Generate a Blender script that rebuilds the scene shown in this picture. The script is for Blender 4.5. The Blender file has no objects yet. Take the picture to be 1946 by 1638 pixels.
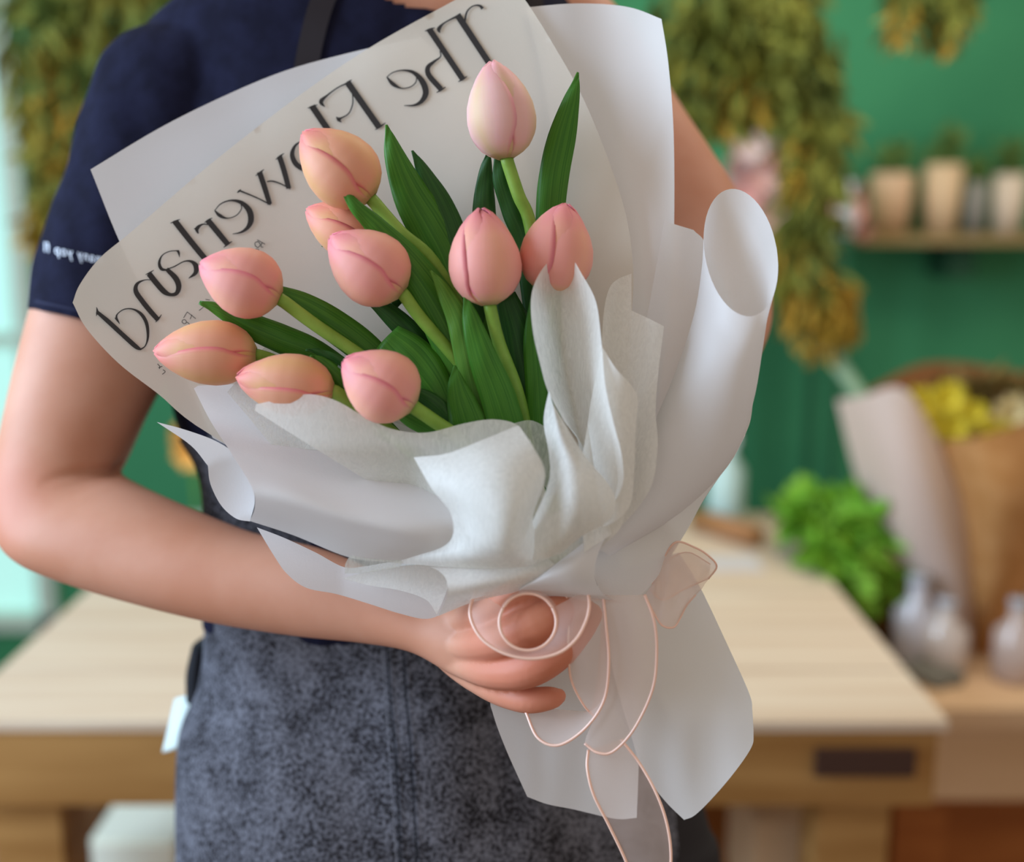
import bpy, bmesh, math, random
from mathutils import Vector, noise, geometry
from mathutils.bvhtree import BVHTree
random.seed(7)
C = bpy.context.scene.collection
SC = bpy.context.scene
# ------------------------------------------------------------------ camera
F = 2200.0; CX, CY = 973.0, 819.0
PITCH = math.radians(11.2)
CAM = Vector((0, 0, 1.35))
FW = Vector((0, math.cos(PITCH), -math.sin(PITCH)))
RT = Vector((1, 0, 0))
UP = Vector((0, math.sin(PITCH), math.cos(PITCH)))
cd = bpy.data.cameras.new('camera'); cam = bpy.data.objects.new('camera', cd); C.objects.link(cam)
cam.location = CAM; cam.rotation_euler = (math.pi/2 - PITCH, 0, 0)
cd.sensor_fit = 'HORIZONTAL'; cd.sensor_width = 36; cd.lens = 36*F/1946
cd.clip_start = 0.02
cd.dof.use_dof = True; cd.dof.focus_distance = 0.675
cd.dof.aperture_fstop = (cd.lens/1000)/0.0175
SC.camera = cam
# ------------------------------------------------------------------ world and lights
w = bpy.data.worlds.new('world'); SC.world = w; w.use_nodes = True
w.node_tree.nodes['Background'].inputs[0].default_value = (1.0, 0.89, 0.79, 1)
w.node_tree.nodes['Background'].inputs[1].default_value = 0.54
def area(name, loc, target, sx, sy, power, col):
    l = bpy.data.lights.new(name, 'AREA'); l.shape = 'RECTANGLE'; l.size = sx; l.size_y = sy
    l.energy = power; l.color = col
    o = bpy.data.objects.new(name, l); C.objects.link(o); o.location = loc
    o.rotation_euler = (Vector(target)-Vector(loc)).to_track_quat('-Z', 'Y').to_euler()
    return o
area('window_daylight', (-1.88, 0.45, 1.70), (0, 0.75, 1.15), 1.4, 1.5, 78, (0.58, 0.77, 1.0))
area('ceiling_light', (0.5, 1.6, 2.55), (0.5, 2.0, 0.9), 1.4, 0.8, 20, (1.0, 0.93, 0.82))
SC.view_settings.view_transform = 'Standard'; SC.view_settings.look = 'None'
SC.view_settings.exposure = 0.0; SC.view_settings.gamma = 1.0; SC.view_settings.use_curve_mapping = False

# ------------------------------------------------------------------ helpers
def P(x, y, d):
    return CAM + d*(FW + (x-CX)/F*RT - (y-CY)/F*UP)
def ray(x, y):
    return FW + (x-CX)/F*RT - (y-CY)/F*UP
def atz(x, y, z):
    r = ray(x, y); return CAM + r*((z-CAM.z)/r.z)
def aty(x, y, Y):
    r = ray(x, y); return CAM + r*((Y-CAM.y)/r.y)
def lin(c):
    r = []
    for v in c:
        v /= 255.0
        r.append(v/12.92 if v <= 0.04045 else ((v+0.055)/1.055)**2.4)
    return tuple(r)+(1.0,)
def tag(o, label=None, cat=None, group=None, kind=None):
    if label: o['label'] = label
    if cat: o['category'] = cat
    if group: o['group'] = group
    if kind: o['kind'] = kind
    return o
def empty(name, loc, label=None, cat=None, group=None):
    o = bpy.data.objects.new(name, None); C.objects.link(o); o.location = loc
    o.empty_display_size = 0.02
    return tag(o, label, cat, group)
def link(name, me, mat=None, parent=None, smooth=True):
    o = bpy.data.objects.new(name, me); C.objects.link(o)
    if mat: me.materials.append(mat)
    if smooth:
        for p in me.polygons: p.use_smooth = True
    if parent:
        o.parent = parent
        pl = parent.location.copy()
        if parent.parent: pl += parent.parent.location
        o.location = -pl
    return o
def mesh_from(verts, faces, name):
    me = bpy.data.meshes.new(name); me.from_pydata([tuple(v) for v in verts], [], faces); me.update(); return me
def cr(p0, p1, p2, p3, t):
    return tuple(0.5*((2*b)+(-a+c)*t+(2*a-5*b+4*c-d)*t*t+(-a+3*b-3*c+d)*t*t*t) for a, b, c, d in zip(p0, p1, p2, p3))
def spl(pts, n):
    """Catmull-Rom through tuples, n samples per span"""
    m = len(pts); out = []
    if m == 2:
        return [tuple(a+(b-a)*i/n for a, b in zip(*pts)) for i in range(n+1)]
    def g(i):
        if i < 0: return tuple(2*a-b for a, b in zip(pts[0], pts[1]))
        if i >= m: return tuple(2*a-b for a, b in zip(pts[-1], pts[-2]))
        return pts[i]
    for i in range(m-1):
        for k in range(n):
            out.append(cr(g(i-1), g(i), g(i+1), g(i+2), k/n))
    out.append(tuple(pts[-1])); return out
# ------------------------------------------------------------------ materials
def newmat(name):
    m = bpy.data.materials.new(name); m.use_nodes = True
    nt = m.node_tree; nt.nodes.clear()
    out = nt.nodes.new('ShaderNodeOutputMaterial')
    return m, nt, out
def simple(name, col, rough=0.6, noise_scale=None, col2=None, bump=0.0, stretch=(1, 1, 1), spec=0.3, sss=0.0, detail=4, metal=0.0, ramp=(0.35, 0.65), emit=None, estr=0):
    m, nt, out = newmat(name)
    b = nt.nodes.new('ShaderNodeBsdfPrincipled')
    b.inputs['Base Color'].default_value = lin(col); b.inputs['Roughness'].default_value = rough
    b.inputs['Specular IOR Level'].default_value = spec; b.inputs['Metallic'].default_value = metal
    if sss:
        b.inputs['Subsurface Weight'].default_value = sss
        b.inputs['Subsurface Radius'].default_value = (0.012, 0.005, 0.003)
        b.inputs['Subsurface Scale'].default_value = 0.6
    if emit:
        b.inputs['Emission Color'].default_value = lin(emit); b.inputs['Emission Strength'].default_value = estr
    nt.links.new(b.outputs[0], out.inputs[0])
    if noise_scale:
        tc = nt.nodes.new('ShaderNodeTexCoord'); mp = nt.nodes.new('ShaderNodeMapping')
        mp.inputs['Scale'].default_value = stretch
        n = nt.nodes.new('ShaderNodeTexNoise'); n.inputs['Scale'].default_value = noise_scale; n.inputs['Detail'].default_value = detail
        nt.links.new(tc.outputs['Object'], mp.inputs[0]); nt.links.new(mp.outputs[0], n.inputs[0])
        if col2:
            r = nt.nodes.new('ShaderNodeValToRGB')
            r.color_ramp.elements[0].position = ramp[0]; r.color_ramp.elements[1].position = ramp[1]
            r.color_ramp.elements[0].color = lin(col); r.color_ramp.elements[1].color = lin(col2)
            nt.links.new(n.outputs[0], r.inputs[0]); nt.links.new(r.outputs[0], b.inputs['Base Color'])
        if bump:
            bp = nt.nodes.new('ShaderNodeBump'); bp.inputs['Strength'].default_value = bump; bp.inputs['Distance'].default_value = 0.001
            nt.links.new(n.outputs[0], bp.inputs['Height']); nt.links.new(bp.outputs[0], b.inputs['Normal'])
    return m
def paper(name, col, transl=0.4, transp=0.05, fibre=0.0, bump=0.15, gloss=0.03, nscale=900):
    """thin sheet: diffuse + translucent, some straight transmission, optional fibre clumps"""
    m, nt, out = newmat(name); N = nt.nodes.new; L = nt.links.new
    d = N('ShaderNodeBsdfDiffuse'); t = N('ShaderNodeBsdfTranslucent'); g = N('ShaderNodeBsdfGlossy'); tr = N('ShaderNodeBsdfTransparent')
    for s in (d, t): s.inputs['Color'].default_value = lin(col)
    g.inputs['Roughness'].default_value = 0.5; g.inputs['Color'].default_value = (1, 1, 1, 1)
    m1 = N('ShaderNodeMixShader'); m1.inputs[0].default_value = transl; L(d.outputs[0], m1.inputs[1]); L(t.outputs[0], m1.inputs[2])
    m2 = N('ShaderNodeMixShader'); m2.inputs[0].default_value = gloss; L(m1.outputs[0], m2.inputs[1]); L(g.outputs[0], m2.inputs[2])
    m3 = N('ShaderNodeMixShader'); m3.inputs[0].default_value = transp; L(m2.outputs[0], m3.inputs[1]); L(tr.outputs[0], m3.inputs[2])
    L(m3.outputs[0], out.inputs[0])
    tc = N('ShaderNodeTexCoord'); n = N('ShaderNodeTexNoise'); n.inputs['Scale'].default_value = nscale; n.inputs['Detail'].default_value = 3
    L(tc.outputs['Object'], n.inputs[0])
    bp = N('ShaderNodeBump'); bp.inputs['Strength'].default_value = bump; bp.inputs['Distance'].default_value = 0.0004
    L(n.outputs[0], bp.inputs['Height'])
    for s in (d, t, g): L(bp.outputs[0], s.inputs['Normal'])
    if fibre:
        mp = N('ShaderNodeMapping'); mp.inputs['Scale'].default_value = (1.0, 1.0, 0.35); mp.inputs['Rotation'].default_value = (0, 0.5, 0)
        n2 = N('ShaderNodeTexNoise'); n2.inputs['Scale'].default_value = 320; n2.inputs['Detail'].default_value = 5; n2.inputs['Distortion'].default_value = 1.5
        L(tc.outputs['Object'], mp.inputs[0]); L(mp.outputs[0], n2.inputs[0])
        r = N('ShaderNodeMapRange'); r.inputs[1].default_value = 0.3; r.inputs[2].default_value = 0.72
        r.inputs[3].default_value = max(0, transp-fibre); r.inputs[4].default_value = transp+fibre
        L(n2.outputs[0], r.inputs[0]); L(r.outputs[0], m3.inputs[0])
    return m
M = {}
M['white_paper'] = paper('white_paper', (238, 236, 236), 0.35, 0.03)
M['tracing'] = paper('printed_paper', (228, 220, 206), 0.35, 0.07)
M['veil'] = paper('nonwoven_veil', (238, 236, 230), 0.35, 0.15, fibre=0.10, bump=0.3)
M['veil_thin'] = paper('thin_veil', (228, 230, 222), 0.35, 0.36, fibre=0.16, bump=0.3)
M['organza'] = paper('organza', (248, 222, 210), 0.4, 0.62, bump=0.0, gloss=0.12)
M['organza_dense'] = paper('gathered_organza', (246, 220, 206), 0.4, 0.42, bump=0.0, gloss=0.1)
M['ribbon_edge'] = paper('ribbon_edge', (255, 214, 192), 0.25, 0.02, bump=0.0, gloss=0.12)
M['ink'] = simple('ink', (44, 40, 38), 0.6)
M['white_print'] = simple('white_print', (225, 232, 245), 0.6)
M['skin'] = skin_m = simple('skin', (196, 136, 108), 0.5, 18, (206, 150, 124), bump=0.03, sss=0.15, spec=0.25)
snt = skin_m.node_tree; _b = [n for n in snt.nodes if n.type == 'BSDF_PRINCIPLED'][0]; _l = _b.inputs['Base Color'].links[0].from_socket
_a = snt.nodes.new('ShaderNodeAttribute'); _a.attribute_name = 'blush'; _x = snt.nodes.new('ShaderNodeMixRGB'); _x.inputs[2].default_value = lin((200, 118, 92))
snt.links.new(_a.outputs['Fac'], _x.inputs[0]); snt.links.new(_l, _x.inputs[1]); snt.links.new(_x.outputs[0], _b.inputs['Base Color'])
M['shirt'] = simple('navy_cotton', (21, 21, 38), 0.9, 60, (28, 29, 50), bump=0.3, spec=0.1)
M['hair'] = simple('hair', (30, 22, 18), 0.5, 200, (44, 32, 26), stretch=(1, 1, 0.1))
M['black'] = simple('black_cloth', (18, 18, 24), 0.9)
M['tagcloth'] = simple('white_tag_cloth', (205, 218, 214), 0.9)
def denim():
    m, nt, out = newmat('denim'); N = nt.nodes.new; L = nt.links.new
    b = N('ShaderNodeBsdfPrincipled'); b.inputs['Roughness'].default_value = 0.95; b.inputs['Specular IOR Level'].default_value = 0.1
    tc = N('ShaderNodeTexCoord')
    n1 = N('ShaderNodeTexNoise'); n1.inputs['Scale'].default_value = 420; n1.inputs['Detail'].default_value = 3
    n2 = N('ShaderNodeTexNoise'); n2.inputs['Scale'].default_value = 45; n2.inputs['Detail'].default_value = 5
    L(tc.outputs['Object'], n1.inputs[0]); L(tc.outputs['Object'], n2.inputs[0])
    mx = N('ShaderNodeMath'); mx.operation = 'MULTIPLY_ADD'; mx.inputs[1].default_value = 0.65
    L(n1.outputs[0], mx.inputs[0])
    m2 = N('ShaderNodeMath'); m2.operation = 'MULTIPLY'; m2.inputs[1].default_value = 0.35; L(n2.outputs[0], m2.inputs[0]); L(m2.outputs[0], mx.inputs[2])
    r = N('ShaderNodeValToRGB'); e = r.color_ramp.elements
    e[0].position = 0.40; e[0].color = lin((36, 34, 37)); e[1].position = 0.61; e[1].color = lin((112, 112, 121))
    L(mx.outputs[0], r.inputs[0]); L(r.outputs[0], b.inputs['Base Color'])
    bp = N('ShaderNodeBump'); bp.inputs['Strength'].default_value = 0.4; bp.inputs['Distance'].default_value = 0.0008
    L(n1.outputs[0], bp.inputs['Height']); L(bp.outputs[0], b.inputs['Normal'])
    L(b.outputs[0], out.inputs[0]); return m
M['denim'] = denim()
M['stitch'] = simple('dark_stitching', (20, 20, 26), 0.9)
def petal_mat(name, base, edge, centre, streak=0.25):
    """UV u: -1..1 across (0..1), v along. pink rims, peachy middle, greenish base"""
    m, nt, out = newmat(name); N = nt.nodes.new; L = nt.links.new
    b = N('ShaderNodeBsdfPrincipled'); b.inputs['Roughness'].default_value = 0.5; b.inputs['Specular IOR Level'].default_value = 0.25
    b.inputs['Subsurface Weight'].default_value = 0.25; b.inputs['Subsurface Radius'].default_value = (0.006, 0.003, 0.002); b.inputs['Subsurface Scale'].default_value = 0.6
    uv = N('ShaderNodeUVMap'); sp = N('ShaderNodeSeparateXYZ'); L(uv.outputs[0], sp.inputs[0])
    ax = N('ShaderNodeMath'); ax.operation = 'SUBTRACT'; ax.inputs[1].default_value = 0.5; L(sp.outputs[0], ax.inputs[0])
    ab = N('ShaderNodeMath'); ab.operation = 'ABSOLUTE'; L(ax.outputs[0], ab.inputs[0])
    mp = N('ShaderNodeMapping'); mp.inputs['Scale'].default_value = (26, 1.6, 1); L(uv.outputs[0], mp.inputs[0])
    n = N('ShaderNodeTexNoise'); n.inputs['Scale'].default_value = 1.2; n.inputs['Detail'].default_value = 3; L(mp.outputs[0], n.inputs[0])
    r1 = N('ShaderNodeValToRGB'); e = r1.color_ramp.elements
    e[0].position = 0.02; e[0].color = lin(centre); e[1].position = 0.50; e[1].color = lin(edge)
    k = e.new(0.24); k.color = lin(base); k = e.new(0.42); k.color = lin(base)
    ad = N('ShaderNodeMath'); ad.operation = 'MULTIPLY_ADD'; ad.inputs[1].default_value = 0.06
    sb = N('ShaderNodeMath'); sb.operation = 'SUBTRACT'; sb.inputs[1].default_value = 0.03
    L(n.outputs[0], ad.inputs[0]); L(ab.outputs[0], sb.inputs[0]); L(sb.outputs[0], ad.inputs[2]); L(ad.outputs[0], r1.inputs[0])
    # base of the petal pales towards green, the tip to pink
    r2 = N('ShaderNodeValToRGB'); e = r2.color_ramp.elements
    e[0].position = 0.0; e[0].color = (1, 1, 1, 1); e[1].position = 0.13; e[1].color = (0, 0, 0, 1)
    L(sp.outputs[1], r2.inputs[0])
    mx = N('ShaderNodeMixRGB'); mx.inputs[2].default_value = lin((196, 188, 120)); L(r1.outputs[0], mx.inputs[1])
    ml = N('ShaderNodeMath'); ml.operation = 'MULTIPLY'; ml.inputs[1].default_value = 0.55; L(r2.outputs[0], ml.inputs[0]); L(ml.outputs[0], mx.inputs[0])
    r3 = N('ShaderNodeValToRGB'); e = r3.color_ramp.elements
    e[0].position = 0.70; e[0].color = (0, 0, 0, 1); e[1].position = 1.0; e[1].color = (0.75, 0.75, 0.75, 1)
    L(sp.outputs[1], r3.inputs[0])
    mx2 = N('ShaderNodeMixRGB'); mx2.inputs[2].default_value = lin(edge); L(mx.outputs[0], mx2.inputs[1]); L(r3.outputs[0], mx2.inputs[0])
    L(mx2.outputs[0], b.inputs['Base Color'])
    bp = N('ShaderNodeBump'); bp.inputs['Strength'].default_value = 0.12; bp.inputs['Distance'].default_value = 0.0006
    L(n.outputs[0], bp.inputs['Height']); L(bp.outputs[0], b.inputs['Normal'])
    L(b.outputs[0], out.inputs[0]); return m
M['petal_pink'] = petal_mat('pink_petal', (238, 158, 146), (230, 122, 138), (242, 168, 144))
M['petal_peach'] = petal_mat('peach_petal', (230, 160, 130), (226, 116, 124), (224, 166, 118))
M['petal_pale'] = petal_mat('pale_petal', (236, 182, 176), (232, 150, 160), (220, 182, 148))
def leaf_mat(name, c1, c2):
    m, nt, out = newmat(name); N = nt.nodes.new; L = nt.links.new
    b = N('ShaderNodeBsdfPrincipled'); b.inputs['Roughness'].default_value = 0.42; b.inputs['Specular IOR Level'].default_value = 0.3
    t = N('ShaderNodeBsdfTranslucent'); t.inputs['Color'].default_value = lin(c2)
    mx = N('ShaderNodeMixShader'); mx.inputs[0].default_value = 0.2
    uv = N('ShaderNodeUVMap'); mp = N('ShaderNodeMapping'); mp.inputs['Scale'].default_value = (18, 0.8, 1); L(uv.outputs[0], mp.inputs[0])
    n = N('ShaderNodeTexNoise'); n.inputs['Scale'].default_value = 1.5; n.inputs['Detail'].default_value = 3; L(mp.outputs[0], n.inputs[0])
    r = N('ShaderNodeValToRGB'); e = r.color_ramp.elements
    e[0].position = 0.3; e[0].color = lin(c1); e[1].position = 0.72; e[1].color = lin(c2)
    L(n.outputs[0], r.inputs[0]); L(r.outputs[0], b.inputs['Base Color'])
    bp = N('ShaderNodeBump'); bp.inputs['Strength'].default_value = 0.2; bp.inputs['Distance'].default_value = 0.0005
    L(n.outputs[0], bp.inputs['Height']); L(bp.outputs[0], b.inputs['Normal'])
    L(b.outputs[0], mx.inputs[1]); L(t.outputs[0], mx.inputs[2]); L(mx.outputs[0], out.inputs[0]); return m
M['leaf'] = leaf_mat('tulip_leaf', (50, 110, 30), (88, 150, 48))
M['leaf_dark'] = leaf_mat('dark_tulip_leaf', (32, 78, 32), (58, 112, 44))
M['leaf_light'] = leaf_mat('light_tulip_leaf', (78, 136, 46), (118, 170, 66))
M['stem'] = simple('tulip_stem', (118, 158, 58), 0.45, 60, (142, 178, 76))
M['wood_top'] = simple('pale_table_wood', (206, 180, 154), 0.6, 9, (222, 202, 178), stretch=(0.25, 5, 5))
M['wood_apron'] = simple('brown_table_wood', (150, 104, 52), 0.6, 10, (176, 130, 74), stretch=(0.3, 3, 3))
M['wood_dark'] = simple('dark_orange_wood', (150, 84, 36), 0.6, 10, (172, 104, 50), stretch=(0.5, 0.5, 3))
M['wood_tan'] = simple('tan_plywood', (204, 166, 126), 0.6, 8, (216, 180, 142), stretch=(0.3, 3, 3))
M['metal_dark'] = simple('dark_metal', (70, 46, 36), 0.5)
M['glass_cyan'] = None

# ------------------------------------------------------------------ generic builders
def inside(pt, poly):
    x, y = pt; c = False; n = len(poly); j = n-1
    for i in range(n):
        xi, yi = poly[i]; xj, yj = poly[j]
        if (yi > y) != (yj > y) and x < (xj-xi)*(y-yi)/(yj-yi)+xi: c = not c
        j = i
    return c
def outline(pts, n=6):
    """closed outline; a point with a third item is a corner"""
    m = len(pts); cs = [i for i in range(m) if len(pts[i]) > 2]
    P2 = [tuple(p[:2]) for p in pts]
    if not cs:
        o = []
        for i in range(m):
            for k in range(n): o.append(cr(P2[i-1], P2[i], P2[(i+1) % m], P2[(i+2) % m], k/n))
        return o
    o = []
    for a, i in enumerate(cs):
        j = cs[(a+1) % len(cs)]
        run = [P2[i]]; k = i
        while True:
            k = (k+1) % m; run.append(P2[k])
            if k == j: break
        o += spl(run, n)[:-1]
    return o
def sheet_mesh(pts, dfn, step=14, n=6, name='sheet'):
    o = outline(pts, n)
    q = [o[0]]
    for p in o[1:]:
        if math.dist(p, q[-1]) > 3: q.append(p)
    if math.dist(q[0], q[-1]) < 3: q.pop()
    o = q
    vs = [Vector(p) for p in o]; m = len(vs)
    xs = [p[0] for p in o]; ys = [p[1] for p in o]
    x = min(xs)+step/2; row = 0
    while x < max(xs):
        y = min(ys)+(step/2 if row % 2 else 0)
        while y < max(ys):
            if inside((x, y), o) and min((x-a)**2+(y-b)**2 for a, b in o) > (step*0.45)**2: vs.append(Vector((x, y)))
            y += step
        x += step*0.87; row += 1
    r = geometry.delaunay_2d_cdt(vs, [], [list(range(m))], 1, 1e-4)
    V = [P(v[0], v[1], dfn(v[0], v[1])) for v in r[0]]
    F_ = [list(reversed(f)) for f in r[2]]
    return mesh_from(V, F_, name)
def patch_mesh(rows, nu=6, nv=6, name='patch', closed=False):
    rr = [spl(r, nu) for r in rows]
    cols = [spl([r[j] for r in rr], nv) for j in range(len(rr[0]))]
    a = len(cols); b = len(cols[0])
    V = [P(*cols[i][j]) for i in range(a) for j in range(b)]
    Fs = [[i*b+j, i*b+j+1, (i+1)*b+j+1, (i+1)*b+j] for i in range(a-1) for j in range(b-1)]
    return mesh_from(V, Fs, name)
def tube_mesh(bm, pts, rad, seg=10, cap=True):
    """pts world vectors, rad list or number"""
    n = len(pts); rings = []
    for i, p in enumerate(pts):
        t = (pts[min(i+1, n-1)]-pts[max(i-1, 0)]).normalized()
        a = t.cross(FW)
        if a.length < 1e-4: a = t.cross(UP)
        a.normalize(); b = a.cross(t).normalized()
        r = rad[i] if isinstance(rad, (list, tuple)) else rad
        rings.append([bm.verts.new(p+a*r*math.cos(2*math.pi*k/seg)+b*r*math.sin(2*math.pi*k/seg)) for k in range(seg)])
    for i in range(n-1):
        for k in range(seg):
            bm.faces.new([rings[i][k], rings[i][(k+1) % seg], rings[i+1][(k+1) % seg], rings[i+1][k]])
    if cap:
        bm.faces.new(rings[0][::-1]); bm.faces.new(rings[-1])
def tubeobj(name, pts, rad, mat, parent=None, seg=10):
    bm = bmesh.new(); tube_mesh(bm, pts, rad, seg); me = bpy.data.meshes.new(name); bmesh.ops.recalc_face_normals(bm, faces=bm.faces); bm.to_mesh(me); bm.free()
    return link(name, me, mat, parent)
def ball(bm, c, r, seg=14):
    bmesh.ops.create_uvsphere(bm, u_segments=seg, v_segments=seg//2+2, radius=r, matrix=__import__('mathutils').Matrix.Translation(c))
def ribtube(bm, secs, n=8, seg=72, power=2.0, grow=0.0):
    """secs: (xL,yL,xR,yR,depth,thickness). ellipse from L to R in view, given half thickness in depth"""
    ss = spl(secs, n); rings = []
    for s in ss:
        Lp = P(s[0], s[1], s[4]); Rp = P(s[2], s[3], s[4]); c = (Lp+Rp)/2; a = (Rp-Lp)/2
        al = a.length; a = a*((al+grow)/al); b = FW*(s[5]+grow)
        ring = []
        for k in range(seg):
            th = 2*math.pi*k/seg; co, si = math.cos(th), math.sin(th)
            e = 2.0/power
            ring.append(bm.verts.new(c+a*math.copysign(abs(co)**e, co)+b*math.copysign(abs(si)**e, si)))
        rings.append(ring)
    for i in range(len(rings)-1):
        for k in range(seg):
            bm.faces.new([rings[i][k], rings[i][(k+1) % seg], rings[i+1][(k+1) % seg], rings[i+1][k]])
    bm.faces.new(rings[0][::-1]); bm.faces.new(rings[-1])
def finger(bm, ch, n=5, seg=14):
    ss = spl(ch, n); pts = [P(s[0], s[1], s[2]) for s in ss]; rad = [s[3]*s[2]/F for s in ss]
    tube_mesh(bm, pts, rad, seg)
    ball(bm, pts[0], rad[0]); ball(bm, pts[-1], rad[-1])
def baked(bm, name, voxel, smooth=4, factor=0.5):
    bmesh.ops.recalc_face_normals(bm, faces=bm.faces)
    me = bpy.data.meshes.new(name); bm.to_mesh(me); bm.free()
    o = bpy.data.objects.new(name, me); C.objects.link(o)
    md = o.modifiers.new('r', 'REMESH'); md.mode = 'VOXEL'; md.voxel_size = voxel
    if smooth:
        s = o.modifiers.new('s', 'SMOOTH'); s.factor = factor; s.iterations = smooth
    dg = bpy.context.evaluated_depsgraph_get(); dg.update()
    m2 = bpy.data.meshes.new_from_object(o.evaluated_get(dg)); m2.name = name
    bpy.data.objects.remove(o); bpy.data.meshes.remove(me)
    return m2
def bvh(me):
    return BVHTree.FromPolygons([v.co.copy() for v in me.vertices], [list(p.vertices) for p in me.polygons])
def box(bm, lo, hi):
    x0, y0, z0 = lo; x1, y1, z1 = hi
    v = [bm.verts.new(p) for p in ((x0, y0, z0), (x1, y0, z0), (x1, y1, z0), (x0, y1, z0), (x0, y0, z1), (x1, y0, z1), (x1, y1, z1), (x0, y1, z1))]
    for f in ((0, 3, 2, 1), (4, 5, 6, 7), (0, 1, 5, 4), (1, 2, 6, 5), (2, 3, 7, 6), (3, 0, 4, 7)): bm.faces.new([v[i] for i in f])
def boxobj(name, lo, hi, mat, parent=None, bevel=0.0):
    bm = bmesh.new(); box(bm, lo, hi)
    if bevel: bmesh.ops.bevel(bm, geom=list(bm.edges), offset=bevel, segments=2, affect='EDGES')
    me = bpy.data.meshes.new(name); bm.to_mesh(me); bm.free()
    return link(name, me, mat, parent, smooth=False)
def lathe(name, c, prof, mat, parent=None, seg=20):
    """prof: (radius, z above c)"""
    V = []; Fs = []; n = len(prof)
    for r, z in prof:
        for k in range(seg): V.append((c[0]+r*math.cos(2*math.pi*k/seg), c[1]+r*math.sin(2*math.pi*k/seg), c[2]+z))
    for i in range(n-1):
        for k in range(seg): Fs.append([i*seg+k, i*seg+(k+1) % seg, (i+1)*seg+(k+1) % seg, (i+1)*seg+k])
    Fs.append([k for k in range(seg)][::-1]); Fs.append([(n-1)*seg+k for k in range(seg)])
    return link(name, mesh_from(V, Fs, name), mat, parent)

# ================================================================== the setting
WY = 2.85
green = simple('green_wall', (54, 128, 86), 0.75, 3, (62, 138, 92), bump=0.1)
# shiplap grooves on the wall
nt = green.node_tree; b = [n for n in nt.nodes if n.type == 'BSDF_PRINCIPLED'][0]
wv = nt.nodes.new('ShaderNodeTexWave'); wv.bands_direction = 'Z'; wv.inputs['Scale'].default_value = 1.6; wv.wave_profile = 'SAW'
tc = nt.nodes.new('ShaderNodeTexCoord'); nt.links.new(tc.outputs['Object'], wv.inputs[0])
bp = nt.nodes.new('ShaderNodeBump'); bp.inputs['Strength'].default_value = 0.4; bp.inputs['Distance'].default_value = 0.02
nt.links.new(wv.outputs[0], bp.inputs['Height']); nt.links.new(bp.outputs[0], b.inputs['Normal'])
wa = aty(66, 600, WY).x; z0w = aty(66, 1195, WY).z
bm = bmesh.new()
box(bm, (wa, WY, 0), (2.6, WY+0.1, 2.7)); box(bm, (-1.95, WY, 0), (wa, WY+0.1, z0w)); box(bm, (-1.95, WY, 2.4), (wa, WY+0.1, 2.7)); box(bm, (-1.95, WY, z0w), (-1.75, WY+0.1, 2.4))
me = bpy.data.meshes.new('wall_back'); bm.to_mesh(me); bm.free()
tag(link('wall_back', me, green, smooth=False), kind='structure')
# window in the back wall
win = empty('window_1', (wa-0.3, WY, z0w)); tag(win, kind='structure')
frame_m = simple('pale_window_frame', (200, 214, 196), 0.5)
bm = bmesh.new()
for lo, hi in (((-1.75, WY-0.02, z0w), (-1.71, WY+0.06, 2.4)), ((wa-0.045, WY-0.02, z0w), (wa, WY+0.06, 2.4)), ((-1.75, WY-0.02, z0w), (wa, WY+0.06, z0w+0.04)), ((-1.75, WY-0.02, 2.36), (wa, WY+0.06, 2.4)), ((-1.75, WY, 1.0), (wa, WY+0.04, 1.03))): box(bm, lo, hi)
me = bpy.data.meshes.new('window_frame'); bm.to_mesh(me); bm.free(); link('window_frame', me, frame_m, win, smooth=False)
boxobj('pane', (-1.74, WY+0.03, z0w), (wa, WY+0.035, 2.4), simple('lit_pane', (170, 215, 208), 0.3, emit=(178, 230, 218), estr=0.72), win)
# left wall with the big window the daylight comes through
wl = simple('white_side_wall', (214, 218, 212), 0.8)
bm = bmesh.new()
box(bm, (-2.05, -1.2, 0), (-1.95, WY, 0.85)); box(bm, (-2.05, -1.2, 2.5), (-1.95, WY, 2.7)); box(bm, (-2.05, -1.2, 0.85), (-1.95, -0.7, 2.5)); box(bm, (-2.05, 1.2, 0.85), (-1.95, WY, 2.5))
me = bpy.data.meshes.new('wall_left'); bm.to_mesh(me); bm.free(); tag(link('wall_left', me, wl, smooth=False), kind='structure')
tag(boxobj('floor', (-2.05, -1.2, -0.05), (2.6, WY+0.1, 0), simple('floor_boards', (120, 84, 52), 0.5, 6, (96, 64, 40), stretch=(1, 6, 1))), kind='structure')
tag(boxobj('ceiling', (-2.05, 1.4, 2.7), (2.6, WY+0.1, 2.76), simple('ceiling_paint', (170, 180, 160), 0.8)), kind='structure')

# ------------------------------------------------------------------ work table
TZ = 0.75
c_nr = atz(1712, 1372, TZ); c_fr = atz(1468, 975, TZ); 
ny = c_nr.y; fy = c_fr.y; xr = (c_nr.x+c_fr.x)/2+0.03
c_fl = atz(205, 1128, TZ); c_nl = atz(0, 1300, TZ); xl = c_nl.x-0.02
tb = empty('work_table', ((xl+xr)/2, (ny+fy)/2, 0), 'long wooden work table with pale plank top and brown apron behind the person', 'table')
npl = 6
bm = bmesh.new()
for i in range(npl):
    a = ny+(fy-ny)*i/npl; bb = ny+(fy-ny)*(i+1)/npl
    box(bm, (xl, a+0.0015, TZ-0.012), (xr, bb-0.0015, TZ-random.random()*0.001))
me = bpy.data.meshes.new('table_top'); bm.to_mesh(me); bm.free(); link('table_top', me, M['wood_top'], tb, smooth=False)
for a_, b_ in ((ny+0.006, ny+0.036), (fy-0.05, fy-0.02)): boxobj('apron_board', (xl+0.01, a_, TZ-0.11), (xr-0.01, b_, TZ-0.012), M['wood_apron'], tb)
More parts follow.
